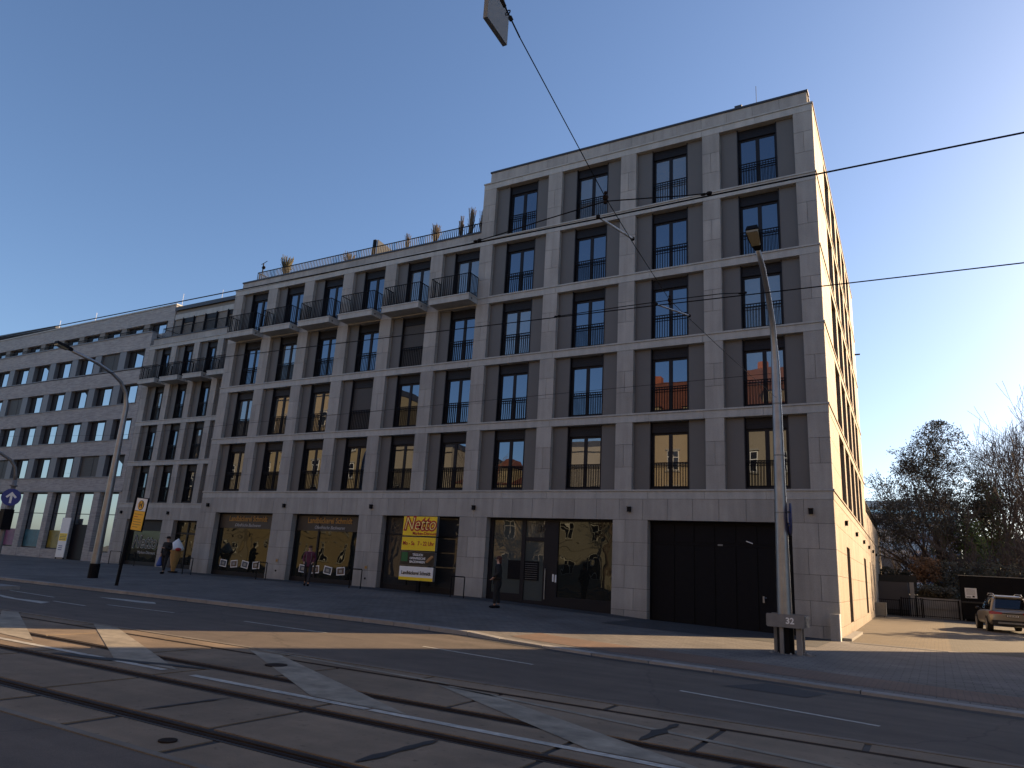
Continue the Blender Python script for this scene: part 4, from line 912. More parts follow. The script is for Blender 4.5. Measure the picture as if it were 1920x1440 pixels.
# ------------------------------------------------------------ PEOPLE
def skin(name,J,E,mat,parent,sub=1):
    me=bpy.data.meshes.new(name); me.from_pydata([j[:3] for j in J],E,[]); o=bpy.data.objects.new(name,me); COL.objects.link(o)
    m=o.modifiers.new('s','SKIN'); m.use_smooth_shade=True; sv=me.skin_vertices[0].data
    for i,j in enumerate(J):
        r=j[3]; sv[i].radius=(r,r) if not isinstance(r,tuple) else r; sv[i].use_root=(i==0)
    if sub: mm=o.modifiers.new('u','SUBSURF'); mm.levels=sub; mm.render_levels=sub
    dg=bpy.context.evaluated_depsgraph_get(); nm=bpy.data.meshes.new_from_object(o.evaluated_get(dg)); bpy.data.objects.remove(o)
    nm.materials.clear(); nm.materials.append(mat); nm.name=name
    nm.polygons.foreach_set('use_smooth',[True]*len(nm.polygons))
    return link(name,nm,parent)
def person(loc,rz,label,coat,legs,hair,stride=.15,coatlen=.80,arms='down',cap=False,h=1.75,hairlong=False):
    t=empty('person',loc,rz,label=label,cat='person'); s=h/1.75; t.scale=(s,s,s)
    # facing -y locally
    hipL=(.10,0,.92);hipR=(-.10,0,.92)
    kL=(.11,-stride*.7,.50);kR=(-.11,stride*.25,.50); aL=(.11,-stride*1.0,.08); aR=(-.11,stride*1.2,.10)
    if arms=='down': el=[(.25,.04,1.14),(-.25,.02,1.14)]; hd=[(.25,-.06,.88),(-.25,-.02,.88)]
    elif arms=='phone': el=[(.27,.02,1.14),(-.25,.02,1.14)]; hd=[(.07,-.28,1.20),(-.26,-.03,.88)]
    else: el=[(.26,.06,1.16),(-.26,.06,1.16)]; hd=[(.19,-.14,1.0),(-.19,-.14,1.0)]
    J=[(0,0,.95,.12),(0,0,1.15,.115),(0,.01,1.38,.12),(0,.01,1.50,.055),(0,-.01,1.60,.075),(0,-.015,1.69,.07),
       (.16,.01,1.42,.06),(*el[0],.045),(*hd[0],.032),(-.16,.01,1.42,.06),(*el[1],.045),(*hd[1],.032),
       (*hipL,.09),(*kL,.06),(*aL,.045),(*hipR,.09),(*kR,.06),(*aR,.045)]
    E=[(0,1),(1,2),(2,3),(3,4),(4,5),(2,6),(6,7),(7,8),(2,9),(9,10),(10,11),(0,12),(12,13),(13,14),(0,15),(15,16),(16,17)]
    # hands: palm and five fingers
    for k in (8,11):
        x,y,z=J[k][:3]; d=Vector((x,y,z))-Vector(J[k-1][:3]); d.normalize(); sx=1 if x>0 else -1
        J.append((x+d.x*.05,y+d.y*.05,z+d.z*.05,.03)); E.append((k,len(J)-1)); pk=len(J)-1
        for f in range(4):
            b=Vector(J[pk][:3]); o2=Vector((0,(f-1.5)*.02,0)); e=b+o2+d*(.075-.006*abs(f-1.3)); J.append((*e,.009)); E.append((pk,len(J)-1))
        e=Vector(J[k][:3])+d*.05+Vector((-sx*.045,-.03,0)); J.append((*e,.010)); E.append((pk,len(J)-1))
    skin('body',J,E,M['skin'],t)
    # face
    q=MB(); q.ball((0,-.095,1.615),.013,.02,.02,0,8); q.ball((.075,-.01,1.62),.012,.02,.03,0,6); q.ball((-.075,-.01,1.62),.012,.02,.03,0,6); q.build('nose_and_ears',M['skin'],t)
    q=MB(); q.ball((.03,-.083,1.645),.012,.008,.008,0,6); q.ball((-.03,-.083,1.645),.012,.008,.008,0,6); q.ball((0,-.085,1.575),.022,.008,.006,0,6); q.build('eyes_and_mouth',M['hairdark'],t)
    q=MB(); q.ball((0,.015,1.675),.092,.10,.085,0,12)
    if hairlong: q.ball((0,.055,1.58),.075,.06,.13,0,10)
    q.build('hair',hair,t,smooth=True)
    if cap:
        q=MB(); q.ball((0,0,1.70),.098,.105,.065,0,12); q.box(-.06,.06,-.18,-.08,1.685,1.70); q.build('cap',M['coat'],t,smooth=True)
    # coat
    JC=[(0,0,1.0,(.185,.15)),(0,.0,1.2,(.175,.14)),(0,.01,1.38,(.18,.13)),(0,.01,1.48,.085),(.175,.01,1.41,.085),(*el[0],.068),(hd[0][0],hd[0][1],hd[0][2]+.03,.05),(-.175,.01,1.41,.085),(*el[1],.068),(hd[1][0],hd[1][1],hd[1][2]+.03,.05),(0,0,coatlen,(.19,.16))]
    skin('jacket',JC,[(0,1),(1,2),(2,3),(2,4),(4,5),(5,6),(2,7),(7,8),(8,9),(0,10)],coat,t)
    JT=[(0,0,.93,.13),(*hipL,.105),(*kL,.078),(aL[0],aL[1],aL[2]+.04,.062),(*hipR,.105),(*kR,.078),(aR[0],aR[1],aR[2]+.04,.062)]
    skin('trousers',JT,[(0,1),(1,2),(2,3),(0,4),(4,5),(5,6)],legs,t)
    q=MB()
    for a in (aL,aR): q.ball((a[0],a[1]-.06,.045),.05,.135,.05,0,10)
    q.build('shoes',M['black'],t,smooth=True)
    return t
p3=person((-11.2,-3.53,gz(-11.2,-3.53)),math.radians(-68),'person in a long black coat standing by the entrance door, facing left',M['coat'],M['coat'],plain('auburn_hair',(.06,.02,.015),.8),stride=.05,coatlen=.60,hairlong=True,arms='bent',h=1.86)
p1=person((-32.3,-2.5,gz(-32.3,-2.5)),math.radians(12),'person in black jacket and cap walking with a blue bag beside the ice cream figure',M['coat'],M['coat'],M['hairdark'],stride=.12,cap=True,arms='phone',h=1.92)
q=MB(); q.tube([(-.31,0,.9),(-.34,0,.45),(-.33,0,.36)],[.05,.15,.12],10); tag(q.build('shopping_bag',plain('blue_bag',(.04,.09,.32),.6),None,(-32.3,-2.5,gz(-32.3,-2.5)),(0,0,math.radians(12))),'blue bag carried by the person in the cap','bag')
p2=person((-22.1,-2.3,gz(-22.1,-2.3)),math.radians(35),'person in a plum jacket and dark trousers walking past the second bakery window',M['purple'],M['trouser'],plain('brown_hair',(.07,.03,.015),.8),stride=.2,arms='bent',h=1.80,hairlong=True)
q=MB(); q.tube([(-.10,-.15,1.42),(-.12,-.165,1.2),(-.10,-.14,1.02)],.008,5); q.tube([(.09,-.15,1.42),(.11,-.165,1.2),(.09,-.14,1.02)],.008,5); q.build('backpack_strap',M['galvdull'],p2)
# ------------------------------------------------------------ CAR (rear view)
def car(loc,rz):
    t=empty('parked_car',loc,rz,label='silver estate-style car parked in the alley with its rear to the street',cat='car')
    L=4.6;Wd=.93
    def sec(y,zl,zh,w,wt,n=7):
        # half section bottom->top
        P=[(w*.88,zl),(w,zl+.16),(w*1.0,(zl+zh)/2),(w*.97,zh-.12),(wt,zh)]
        return P
    # body: local rear at y=0, front at y=4.6, lofted
    S_=[(0.0,.38,.92,.80,.70),(.05,.30,1.02,.88,.80),(.35,.26,1.05,.93,.84),(1.2,.24,1.04,.945,.86),(2.6,.24,1.0,.945,.86),(3.5,.25,.98,.93,.84),(4.2,.28,.86,.88,.76),(4.55,.36,.70,.74,.60)]
    q=MB(); rings=[]
    for (y,zl,zh,w,wt) in S_:
        P=sec(y,zl,zh,w,wt); ring=[(x,y,z) for x,z in P]+[(-x,y,z) for x,z in reversed(P)]; rings.append(len(q.v)); q.v+=ring
    n=10
    for a,b in zip(rings,rings[1:]):
        for i in range(n): j=(i+1)%n; q.f.append((a+i,a+j,b+j,b+i)); q.m.append(0)
    q.f.append(tuple(rings[0]+i for i in range(n))[::-1]);q.m.append(0); q.f.append(tuple(rings[-1]+i for i in range(n)));q.m.append(0)
    body=q.build('body',M['carpaint'],t,smooth=True)
    bv=body.modifiers.new('s','SUBSURF'); bv.levels=2; bv.render_levels=2
    for v in []: pass
    # cabin
    q=MB(); C_=[(.12,1.0,.80,1.02),(.42,1.55,.64,1.50),(.75,1.66,.60,1.6),(1.9,1.68,.60,1.6),(2.6,1.58,.58,1.5),(3.45,1.0,.74,1.0)]
    q2=[]; 
    for (y,zt,wt,_) in C_: q2.append([(-.84 if y<3 else -.8,y,.98),(-wt,y,max(zt-.05,1.0)),(-wt*.8,y,zt),(wt*.8,y,zt),(wt,y,max(zt-.05,1.0)),(.84 if y<3 else .8,y,.98)])
    for a,b in zip(q2,q2[1:]):
        for i in range(5): q.face([a[i],a[i+1],b[i+1],b[i]],0 if i in (1,2,3) else 1)
    q.face(q2[0][::-1],0)
    q.build('cabin',[M['carpaint'],M['carglass']],t,smooth=False)
    q=MB(); 
    a=[(-.66,.14,1.07),(.66,.14,1.07),(.55,.395,1.50),(-.55,.395,1.50)]; q.face([(x,y-.03,z+.01) for x,y,z in a]); q.build('rear_window',M['carglass'],t)
    q=MB()
    for s in (-1,1):
        q.hexa([(s*.84,.10,.98),(s*.80,.06,.98),(s*.62,.36,1.52),(s*.66,.40,1.52),(s*.86,.22,.98),(s*.86,.2,.98),(s*.64,.62,1.56),(s*.66,.66,1.56)],0)
    q.build('rear_pillar',M['carpaint'],t)
    q=MB(); q.box(-.60,.60,.30,.62,1.56,1.62); q.build('roof_spoiler',M['carpaint'],t)
    for s in (-1,1):
        q=MB(); q.tube([(s*.56,.6,1.66),(s*.57,.8,1.73),(s*.57,2.1,1.74),(s*.56,2.4,1.66)],.022,6); q.build('roof_rail',M['galv'],t)
        q=MB(); q.hexa([(s*.42,-.045,.83),(s*.88,.02,.80),(s*.90,.25,.80),(s*.42,.05,.83),(s*.42,-.045,.90),(s*.88,.03,.95),(s*.90,.28,.93),(s*.42,.05,.90)]); q.build('tail_light',M['taillight'],t)
        q=MB(); q.ball((s*1.02,2.55,1.02),.1,.08,.075,0,8); q.build('mirror',M['carplastic'],t,smooth=True)
        for y in (.88,3.70):
            w=empty('wheel_hub',(0,0,0)); bpy.data.objects.remove(w)
            q=MB(); q.disc((s*.84,y,.35),.36,(1,0,0),.24,22,0); wh=q.build('wheel',M['tyre'],t)
            q=MB(); q.disc((s*.965,y,.35),.24,(1,0,0),.012,16,0); q.build('rim',M['galv'],wh)
    q=MB(); q.box(-.42,.42,-.035,.0,.845,.885); q.build('trim_strip',M['carplastic'],t)
    q=MB(); q.hexa([(-.86,-.06,.34),(.86,-.06,.34),(.88,.3,.34),(-.88,.3,.34),(-.84,-.05,.55),(.84,-.05,.55),(.9,.3,.55),(-.9,.3,.55)],0); q.box(-.62,.62,-.085,-.055,.40,.47,1); q.build('bumper',[M['carplastic'],M['galv']],t)
    q=MB(); q.box(-.26,.26,-.05,-.02,.70,.81,0); q.box(-.24,.24,-.056,-.051,.715,.795,1)
    q.build('number_plate',[M['signblack'],M['white']],t)
    q=MB()
    for i in range(7): q.box(-.20+i*.06,-.165+i*.06,-.062,-.057,.73,.78)
    q.build('plate_marks',M['signblack'],t)
    return t
cc=car((6.0,17.4,-.04),math.radians(6)); cc.scale=(1.04,1.04,1.07)
# ------------------------------------------------------------ ALLEY END
ga=-.04; GY=33.
q=MB(); 
def fence(name,x0,x1,y,h,pitch,label,bar=.018):
    t=empty(name,(0,0,0),label=label,cat='fence')
    for za,zc in ((h-.05,h),(.1,.14)):
        q=MB(); q.box(x0,x1,y-.02,y+.02,ga+za,ga+zc); q.build('rail',M['black'],t)
    q=MB(); x=x0
    while x<=x1: q.box(x-bar/2,x+bar/2,y-.01,y+.01,ga+.02,ga+h-.01); x+=pitch
    q.build('bars',M['black'],t)
    for x in (x0,x1):
        q=MB(); q.box(x-.04,x+.04,y-.05,y+.05,ga-.05,ga+h+.05); q.build('post',M['black'],t)
fence('railing_gate',.62,1.85,GY-.3,1.27,.135,'dark gate leaf of thick vertical bars at the end of the alley',.05)
fence('railing_fence',1.95,4.1,GY,1.25,.13,'thin barred fence right of the alley gate')
fence('railing_fence',-1.3,.5,GY,1.1,.13,'thin barred fence left of the alley gate behind the white box')
def thing(name,label,cat,fn,mats,loc=None,rot=None,kind=None):
    q=MB(); fn(q); o=q.build(name,mats,None,loc,rot); tag(o,label,cat,kind=kind); return o
def f(q):
    for k in range(16): q.box(-3.2,1.05,GY+1.2+k*.12,GY+1.27+k*.12,-.1+k*.165,.05+k*.165)
    q.box(-3.2,1.05,GY+1.5,GY+3.4,-.1,2.3,1)
thing('slatted_screen','brown slatted embankment screen behind the left end of the gate','timber screen',f,[M['slat'],M['joint']])
thing('concrete_post','pale concrete post between the slatted screen and the hedge','post',lambda q:q.box(1.18,1.45,GY+.6,GY+.9,-.1,2.32),M['concrete'])
thing('low_wall','pale low wall behind the barred fence','wall',lambda q:(q.box(1.6,4.3,GY+.5,GY+.7,.58,1.32),q.box(1.6,4.3,GY+.55,GY+.65,-.1,.58)),M['concrete'])
thing('retaining_wall','long pale coping above the slatted screen','wall',lambda q:q.box(-9,1.6,GY+3.5,GY+3.9,1.5,2.85),M['slat'])
def f(q):
    q.box(4.25,20,GY+.0,GY+.12,-.1,2.95,0)
    for i in range(16): q.box(4.25+i,4.27+i,GY-.02,GY,-.05,2.93,0)
    q.box(4.2,20,GY-.03,GY+.15,2.95,2.99,1)
thing('black_wall','black boarded wall at the end of the alley beside the car','wall',f,[M['black'],M['cream']])
nb_=empty('notice_board',(0,GY-.06,0),label='white notice sign fixed to the black boarded wall',cat='sign')
q=MB(); q.box(4.53,5.22,-.03,-.001,1.47,2.14,0); q.box(4.95,5.08,-.036,-.03,1.53,1.64,1); q.box(4.6,4.85,-.036,-.03,1.52,1.57,1)
for k in range(5): q.box(4.62,5.12,-.036,-.03,2.02-k*.075,2.035-k*.075,1)
q.build('board',[M['white'],M['signblack']],nb_)
bn=empty('waste_bin',(0,0,0),label='dark wheeled waste container in front of the black wall',cat='waste bin')
q=MB(); q.hexa([(4.35,GY-1.1,.12),(5.5,GY-1.1,.12),(5.5,GY-.35,.12),(4.35,GY-.35,.12),(4.25,GY-1.2,1.15),(5.6,GY-1.2,1.15),(5.6,GY-.3,1.15),(4.25,GY-.3,1.15)]); q.build('tub',M['black'],bn)
q=MB(); q.box(4.22,5.63,GY-1.24,GY-.26,1.151,1.25); q.build('lid',M['carplastic'],bn)
for x in (4.4,5.45):
    q=MB(); q.disc((x,GY-1.0,.03),.08,(1,0,0),.05,12); q.build('wheel',M['galvdull'],bn)
ac=empty('white_box_unit',(0,0,0),label='cream metal box unit on wheels against the end of the sunlit wall',cat='box unit')
q=MB(); q.box(-.05,.93,27.0,27.5,.12,.92); q.build('housing',M['cream'],ac); q=MB(); q.box(-.03,.0,26.97,26.99,.0,1.0); q.box(.9,.93,26.97,26.99,.0,.95); q.box(-.03,.93,26.96,26.99,.06,.11); q.build('frame',M['galvdull'],ac)
for x in (.1,.8): 
    q=MB(); q.disc((x,27.1,.03),.07,(1,0,0),.04,10); q.build('wheel',M['black'],ac)
ac.location=(-1.0,0,ga); 
# ------------------------------------------------------------ FOLIAGE helpers
def leaves(q,c,r,n,size,rng,m=0,shape=None):
    for _ in range(n):
        while True:
            p=Vector((rng.uniform(-1,1),rng.uniform(-1,1),rng.uniform(-1,1)))
            if p.length<=1: break
        p=Vector((c[0]+p.x*r[0],c[1]+p.y*r[1],c[2]+p.z*r[2]))
        a=Vector((rng.gauss(0,1),rng.gauss(0,1),rng.gauss(0,1))).normalized(); b=a.orthogonal().normalized(); s=size*rng.uniform(.6,1.4)
        q.face([p-a*s,p+b*s*.6,p+a*s,p-b*s*.6],m)
MINR=.013
def branchtree(q,p,d,L,r,lvl,rng,maxl,spread=.5,up=.12,tips=None,kids=(3,4),wig=.12,segs=3,ratio=.68):
    pts=[Vector(p)];dd=Vector(d).normalized();rs=[r]
    for i in range(segs):
        dd=(dd+Vector((rng.gauss(0,wig),rng.gauss(0,wig),rng.gauss(0,wig)+up*.4))).normalized()
        pts.append(pts[-1]+dd*L/segs); rs.append(max(MINR,r*(1-.45*(i+1)/segs)) if lvl<maxl else max(MINR,r*(1-.7*(i+1)/segs)))
    n=[8,6,5,4,3,3,3][min(lvl,6)]
    q.tube(pts,rs,n,0,cap=False)
    if lvl>=maxl:
        if tips is not None: tips.append(pts[-1])
        return
    k=rng.randint(*kids)
    for j in range(k):
        i=rng.randint(1,segs); 
        if j==0: i=segs
        o=dd.orthogonal().normalized(); o.rotate(Matrix.Rotation(rng.uniform(0,6.28),3,dd))
        sp=spread*rng.uniform(.5,1.3) if j else spread*.35
        nd=(dd+o*math.tan(sp)+Vector((0,0,up))).normalized()
        branchtree(q,pts[i],nd,L*ratio*rng.uniform(.75,1.15),rs[i]*(.62 if j else .8),lvl+1,rng,maxl,spread,up,tips,kids,wig,segs,ratio)
def baretree(x,y,h,seed,label,maxl=6,mat='bark',trunk=.22,spread=.5,ivy=0,kids=(3,4),tl=.28,ratio=.7,up=.12,lean=(0,0),zb=-.2,foliage=None,fol_n=0,name='bare_tree',cat='tree',group='trees beyond the alley',fs=.1,dome=None):
    rng=random.Random(seed); t=empty(name,(x,y,zb),label=label,cat=cat,group=group)
    q=MB(); tips=[]
    branchtree(q,(0,0,0),(lean[0],lean[1],1),h*tl,trunk,0,rng,maxl,spread,up,tips,kids,.10,3,ratio)
    # normalise height
    mz=max(v[2] for v in q.v); sc=h/mz; q.v=[(a*sc,b*sc,c*sc) for a,b,c in q.v]; tips=[p*sc for p in tips]
    q.build('trunk',M[mat],t)
    if foliage:
        q=MB()
        for p in tips:
            if rng.random()<fol_n: leaves(q,p,(.35,.35,.3),5,fs,rng)
        if dome:
            for _ in range(dome[0]):
                a=rng.uniform(0,6.28); zz=rng.uniform(dome[2],dome[3]); f_=(zz-dome[2])/(dome[3]-dome[2]); rad=dome[1]*math.sqrt(max(0,1-f_**2.2))*(rng.random()**.45); leaves(q,(math.cos(a)*rad,math.sin(a)*rad,zz),(.38,.38,.14),6,fs*.9,rng)
        q.build('crown',M[foliage],t)
    if ivy:
        q=MB(); 
        for k in range(int(ivy*17)):
            z=rng.uniform(.5,ivy); rr_=(.55+.75*math.sin(math.pi*min(1,z/ivy*.9+.1)))*rng.uniform(.5,1.1); a=rng.uniform(0,6.28)
            leaves(q,(math.cos(a)*rr_,math.sin(a)*rr_,z),(.45,.45,.6),20,.11,rng)
        q.build('ivy',M['ivy'],t)
    return t
def rowx(u_x,y): return u_x
baretree(4.0,46,17.0,11,'dense dark rounded tree at the left of the tree group',maxl=6,mat='barkdark',trunk=.26,spread=.72,kids=(4,4),ivy=7.5,foliage='conifer',fol_n=.85,up=.02,ratio=.70,tl=.30,name='dense_tree',fs=.085,dome=(1500,3.9,7.0,16.8))
baretree(2.2,47,12.5,19,'broad twiggy bare tree spreading left of the dark tree',maxl=5,mat='bark',trunk=.16,spread=.75,kids=(3,3),up=.02,ratio=.72,tl=.26)
baretree(7.4,49,19.6,23,'tall bare tree with thin forked top rising above the dark tree',maxl=5,trunk=.30,spread=.6,ivy=11.5,up=.14,kids=(4,4),tl=.30,ratio=.74)
baretree(9.7,50,18.4,31,'bare tree with a clear dark trunk right of the ivy-clad trees',maxl=5,trunk=.32,spread=.7,up=.10,kids=(4,5),tl=.30,ratio=.72,mat='barkdark')
baretree(12.6,53,17.5,47,'bare tree cut by the right edge of the picture',maxl=5,trunk=.30,spread=.75,up=.08,kids=(4,5),ratio=.74)
baretree(8.0,52,15.5,51,'ivy-covered trunk in the middle of the tree group',maxl=5,trunk=.24,spread=.5,ivy=11.0,up=.2,kids=(3,4))
baretree(5.7,45,10.0,53,'shorter ivy-covered tree in front of the dark tree',maxl=5,trunk=.2,spread=.6,ivy=8.0,up=.15,kids=(3,4))
baretree(.4,52,11.5,61,'slim bare tree standing alone left of the ivy-clad trees',maxl=5,trunk=.13,spread=.7,up=.04,mat='bark',kids=(3,3),ratio=.72)
baretree(2.4,58,12.8,67,'wide low bare tree in front of the glazed office block',maxl=5,trunk=.14,spread=.7,up=.04,kids=(3,3),mat='bark',ratio=.72)
baretree(-2.2,60,9.5,71,'small bare tree near the far end of the sunlit wall',maxl=5,trunk=.10,spread=.7,up=.04,kids=(3,3),mat='bark',ratio=.72)
baretree(12.3,23,8.2,73,'evergreen tree beyond the right edge shading the driveway',maxl=4,trunk=.2,spread=.7,up=.0,kids=(4,5),mat='barkdark',foliage='conifer',fol_n=1.,name='evergreen_tree',fs=.28,group='trees outside the picture')
for i,(x,y,h,sd_,lab) in enumerate([(2.4,44,6.5,81,'thin multi-stemmed bare shrub behind the hedge'),(4.4,42,6,82,'tangled bare shrub behind the hedge'),(8.6,42,7,83,'tangled bare shrub above the black wall'),(11,43,7.5,84,'tangled bare shrub above the right end of the black wall'),(6.2,41,5.5,85,'low twiggy shrub above the black wall')]):
    rng=random.Random(sd_); t=empty('bare_shrub',(x,y,0.2),label=lab,cat='shrub',group='bare shrubs behind the alley')
    q=MB()
    for k in range(6):
        a=rng.uniform(0,6.28); branchtree(q,(math.cos(a)*.3,math.sin(a)*.3,0),(math.cos(a)*.35,math.sin(a)*.35,1),h*.33,.05,0,rng,4,.45,.1,None,(3,4),.12,3,.7)
    q.build('stems',M['bark' if i%2 else 'barkdark'],t)
    q=MB(); 
    for k in range(90): leaves(q,(rng.uniform(-1.5,1.5),rng.uniform(-1,1),rng.uniform(.3,h*.55)),(.5,.5,.5),10,.06,rng)
    q.build('leaves',M[['conifer','shrub','rust','shrub','conifer'][i]],t)
def hedge(name,x0,x1,y0,y1,z0,z1,n,mat,label,size=.1):
    rng=random.Random(int(x0*10)+5); q=MB()
    for _ in range(n): leaves(q,(rng.uniform(x0,x1),rng.uniform(y0,y1),rng.uniform(z0,z1)),(.3,.3,.2),12,size,rng)
    tag(q.build(name,M[mat]),label,'hedge')
hedge('hedge',1.7,4.1,GY+1.1,GY+1.9,1.2,2.05,160,'conifer','clipped dark green hedge behind the low wall')
hedge('rusty_shrub',1.2,3.2,GY+6,GY+8,2.6,4.3,150,'rust','rust-brown leafy bush above the slatted screen')
hedge('dark_shrub',-3,1.0,GY+7,GY+8,2.2,3.4,150,'conifer','dark low shrubs left of the rust-brown bush')
hedge('dark_shrub',3.4,12,GY+3,GY+7,1.5,4.0,420,'conifer','dark undergrowth behind the black wall')
# raised bank behind the alley
q=MB(); q.hexa([(-30,GY+3.4,-.3),(60,GY+3.4,-.3),(60,130,-.3),(-30,130,-.3),(-30,GY+3.6,1.4),(60,GY+3.6,1.4),(60,130,1.6),(-30,130,1.6)]); tag(q.build('bank',M['grass']),'raised ground behind the end of the alley','ground',kind='structure')
# office block behind
ob=empty('office_block',(0,0,0),label='grey office block with bluish glass bands behind the bare trees',cat='building')
q=MB(); q.box(-40,6.5,100,125,0,15.1,0); q.build('wall',plain('office_grey',(.60,.585,.55),.8,var=.06),ob)
q=MB(); q.box(-40.3,6.8,99.6,126,14.2,15.25,0); q.build('roof_band',plain('office_roof_band',(.62,.60,.55),.8),ob)
obg=glass_mat('office_glass',base=(.10,.20,.34),lo=.35,hi=.7,wave=.004)
pm=MB(); pm.face([(.05,0,0),(1.7,0,0),(1.7,0,1.75),(.05,0,1.75)]); pmm=pm.mesh('pane',[obg])
for fl in range(4):
    for i in range(13):
        link('window',pmm,ob,(-15.5+i*1.68,99.95,3.0+fl*3.05+.0))
q=MB(); q.box(7.5,30,95,120,0,9.2,0); q.box(7.3,30.2,94.8,120.2,9.2,9.6,1); o=q.build('low_office_block',[M['panel'],M['concrete']]); tag(o,'low dark building behind the trees at the right edge','building')
# garden shed-like bits
thing('gate_panel','pale grey panel gate far behind the slatted screen','gate',lambda q:(q.box(-2.4,-.3,62,62.1,1.5,5.2),),M['galvdull'])
# ------------------------------------------------------------ TERRACE THINGS
def tuft(x,y,z,h,w,n,mat,label,name='terrace_grass'):
    rng=random.Random(int(x*7)); t=empty(name,(x,y,z),label=label,cat='potted plant',group='plants on the roof terrace')
    q=MB()
    for _ in range(n):
        a=rng.uniform(0,6.28);r_=rng.uniform(0,1)**.7*w; b=Vector((math.cos(a)*r_*.3,math.sin(a)*r_*.3,.1)); e=Vector((math.cos(a)*r_,math.sin(a)*r_,h*rng.uniform(.5,1.45)))
        q.tube([b,(b+e)/2+Vector((0,0,.12)),e],[.010,.010,.016],3,0,cap=False)
    q.build('blades',M[mat],t)
    q=MB(); q.tube([(0,0,-.75),(0,0,.12)],[.16,.22],12); q.build('pot',M['black'],t)
ty=1.15
tuft(-30.6,ty,18.3,.95,.42,150,'shrub','green bushy potted plant near the left end of the roof terrace','terrace_plant')
tuft(-21.1,ty,18.3,.75,.2,60,'drygrass','small tan grass tuft right of the terrace screen')
tuft(-19.2,ty,18.3,.85,.3,110,'drygrass','wide tan grass clump in the middle right of the terrace')
tuft(-17.55,ty,18.3,.95,.17,60,'drygrass','tan grass tuft, left one of the three beside the tower wall')
tuft(-16.9,ty,18.35,1.2,.22,90,'drygrass','tallest tan grass tuft of the three beside the tower wall')
tuft(-16.25,ty,18.3,1.0,.16,60,'drygrass','tan grass tuft nearest the tower wall')
tuft(-25.4,ty,18.1,.62,.4,90,'drygrass','low twiggy plant behind the terrace railing')
def f(q):
    q.hexa([(-23.5,1.3,17.6),(-23.42,1.3,17.6),(-22.8,2.6,17.6),(-22.9,2.6,17.6),(-23.5,1.3,19.5),(-23.42,1.3,19.5),(-22.8,2.6,18.9),(-22.9,2.6,18.9)],0)
    q.box(-23.72,-23.52,1.2,1.3,17.6,19.5,1)
thing('terrace_screen','dark framed privacy screen with a sunlit face on the roof terrace','screen',f,[M['cream'],M['black']])
def f(q):
    q.tube([(-32.2,.7,18.0),(-32.2,.7,19.3)],.04,6); q.ball((-32.15,.7,19.0),.14,.1,.12,0,8); q.tube([(-32.4,.7,19.25),(-31.9,.7,19.4)],.02,5)
thing('terrace_ornament','small dark figure at the left end of the terrace railing','ornament',f,M['black'])
# ------------------------------------------------------------ HOUSES ACROSS THE STREET (seen only as reflections)
M['ochre_wall']=plain('yellow_render',(.27,.215,.125),.85,var=.08,scale=.6)
M['beige_wall']=plain('beige_render',(.25,.215,.16),.85,var=.08,scale=.6)
M['white_wall']=plain('light_render',(.26,.245,.21),.85,var=.08,scale=.6)
M['tiles']=brick_mat('red_roof_tiles',(.14,.045,.02),(.11,.035,.015),(.12,.03,.02),.3,.25,.02,'xz')
wmb=MB(); wmb.box(-.6,.6,-.06,.03,-.95,.95,0); wmb.box(-.55,.55,.03,.05,-.9,.9,1); wmb.box(-.03,.03,.05,.07,-.9,.9,0); wmb.box(-.55,.55,.05,.07,.28,.34,0); wmesh=wmb.mesh('window',[M['white'],M['signblack']])
sbm=MB(); sbm.box(-.75,.75,0,.12,-1.12,-.98); sbm.box(-.75,.75,0,.14,1.0,1.14); sill=sbm.mesh('sill',[M['white_wall']])
def house(x0,x1,he,hr,mat,label,roof='gable'):
    t=empty('town_house',(0,0,0),label=label,cat='house',group='houses across the street'); y=-40.2
    q=MB(); q.box(x0,x1,y-12,y,0,he); q.box(x0-.1,x1+.1,y,y+.25,he-.5,he-.001); q.box(x0,x1,y,y+.08,4.1,4.4); q.build('wall',M[mat],t)
    q=MB()
    if roof=='gable': q.hexa([(x0-.1,y+.4,he),(x1+.1,y+.4,he),(x1+.1,y-12.4,he),(x0-.1,y-12.4,he),(x0+.6,y-4,hr),(x1-.6,y-4,hr),(x1-.6,y-8,hr),(x0+.6,y-8,hr)])
    else: q.box(x0-.1,x1+.1,y-12,y+.2,he,hr)
    rf=q.build('roof',M['tiles'] if roof=='gable' else M['capmetal'],t)
    if roof=='gable':
        for k in range(2):
            xx=x0+(x1-x0)*(.3+.4*k); q=MB(); q.box(xx-.9,xx+.9,y-2.6,y-.4,he,he+2.1); q.hexa([(xx-1.1,y-3.2,he+2.1),(xx+1.1,y-3.2,he+2.1),(xx+1.1,y-.2,he+2.1),(xx-1.1,y-.2,he+2.1),(xx-.2,y-3.2,he+3.1),(xx+.2,y-3.2,he+3.1),(xx+.2,y-.8,he+3.1),(xx-.2,y-.8,he+3.1)],1)
            q.build('dormer',[M[mat],M['tiles']],rf)
        q=MB(); q.box(x0+1.5,x0+2.5,y-6.5,y-5.5,he,hr+1.2); q.build('chimney',M['mosaicred'],rf)
    n=int((x1-x0)/2.9); fl=int((he-1.5)/3.5)
    for f_ in range(fl):
        for i in range(n):
            xx=x0+(x1-x0)*(i+.5)/n; w=link('window',wmesh,t,(xx,y+.02,2.3+f_*3.5)); link('sill',sill,w)
house(-104,-78,17,20,'beige_wall','beige house across the street, leftmost in the reflections','flat')
house(-77.5,-59,23.5,24.3,'ochre_wall','tall yellow house with a red roof, second in the reflections','flat')
house(-57.5,-45,15,15.6,'beige_wall','beige flat roofed house mirrored in the left windows','flat')
house(-44.5,-35,10.8,12.5,'ochre_wall','low yellow gabled house mirrored in the bakery windows')
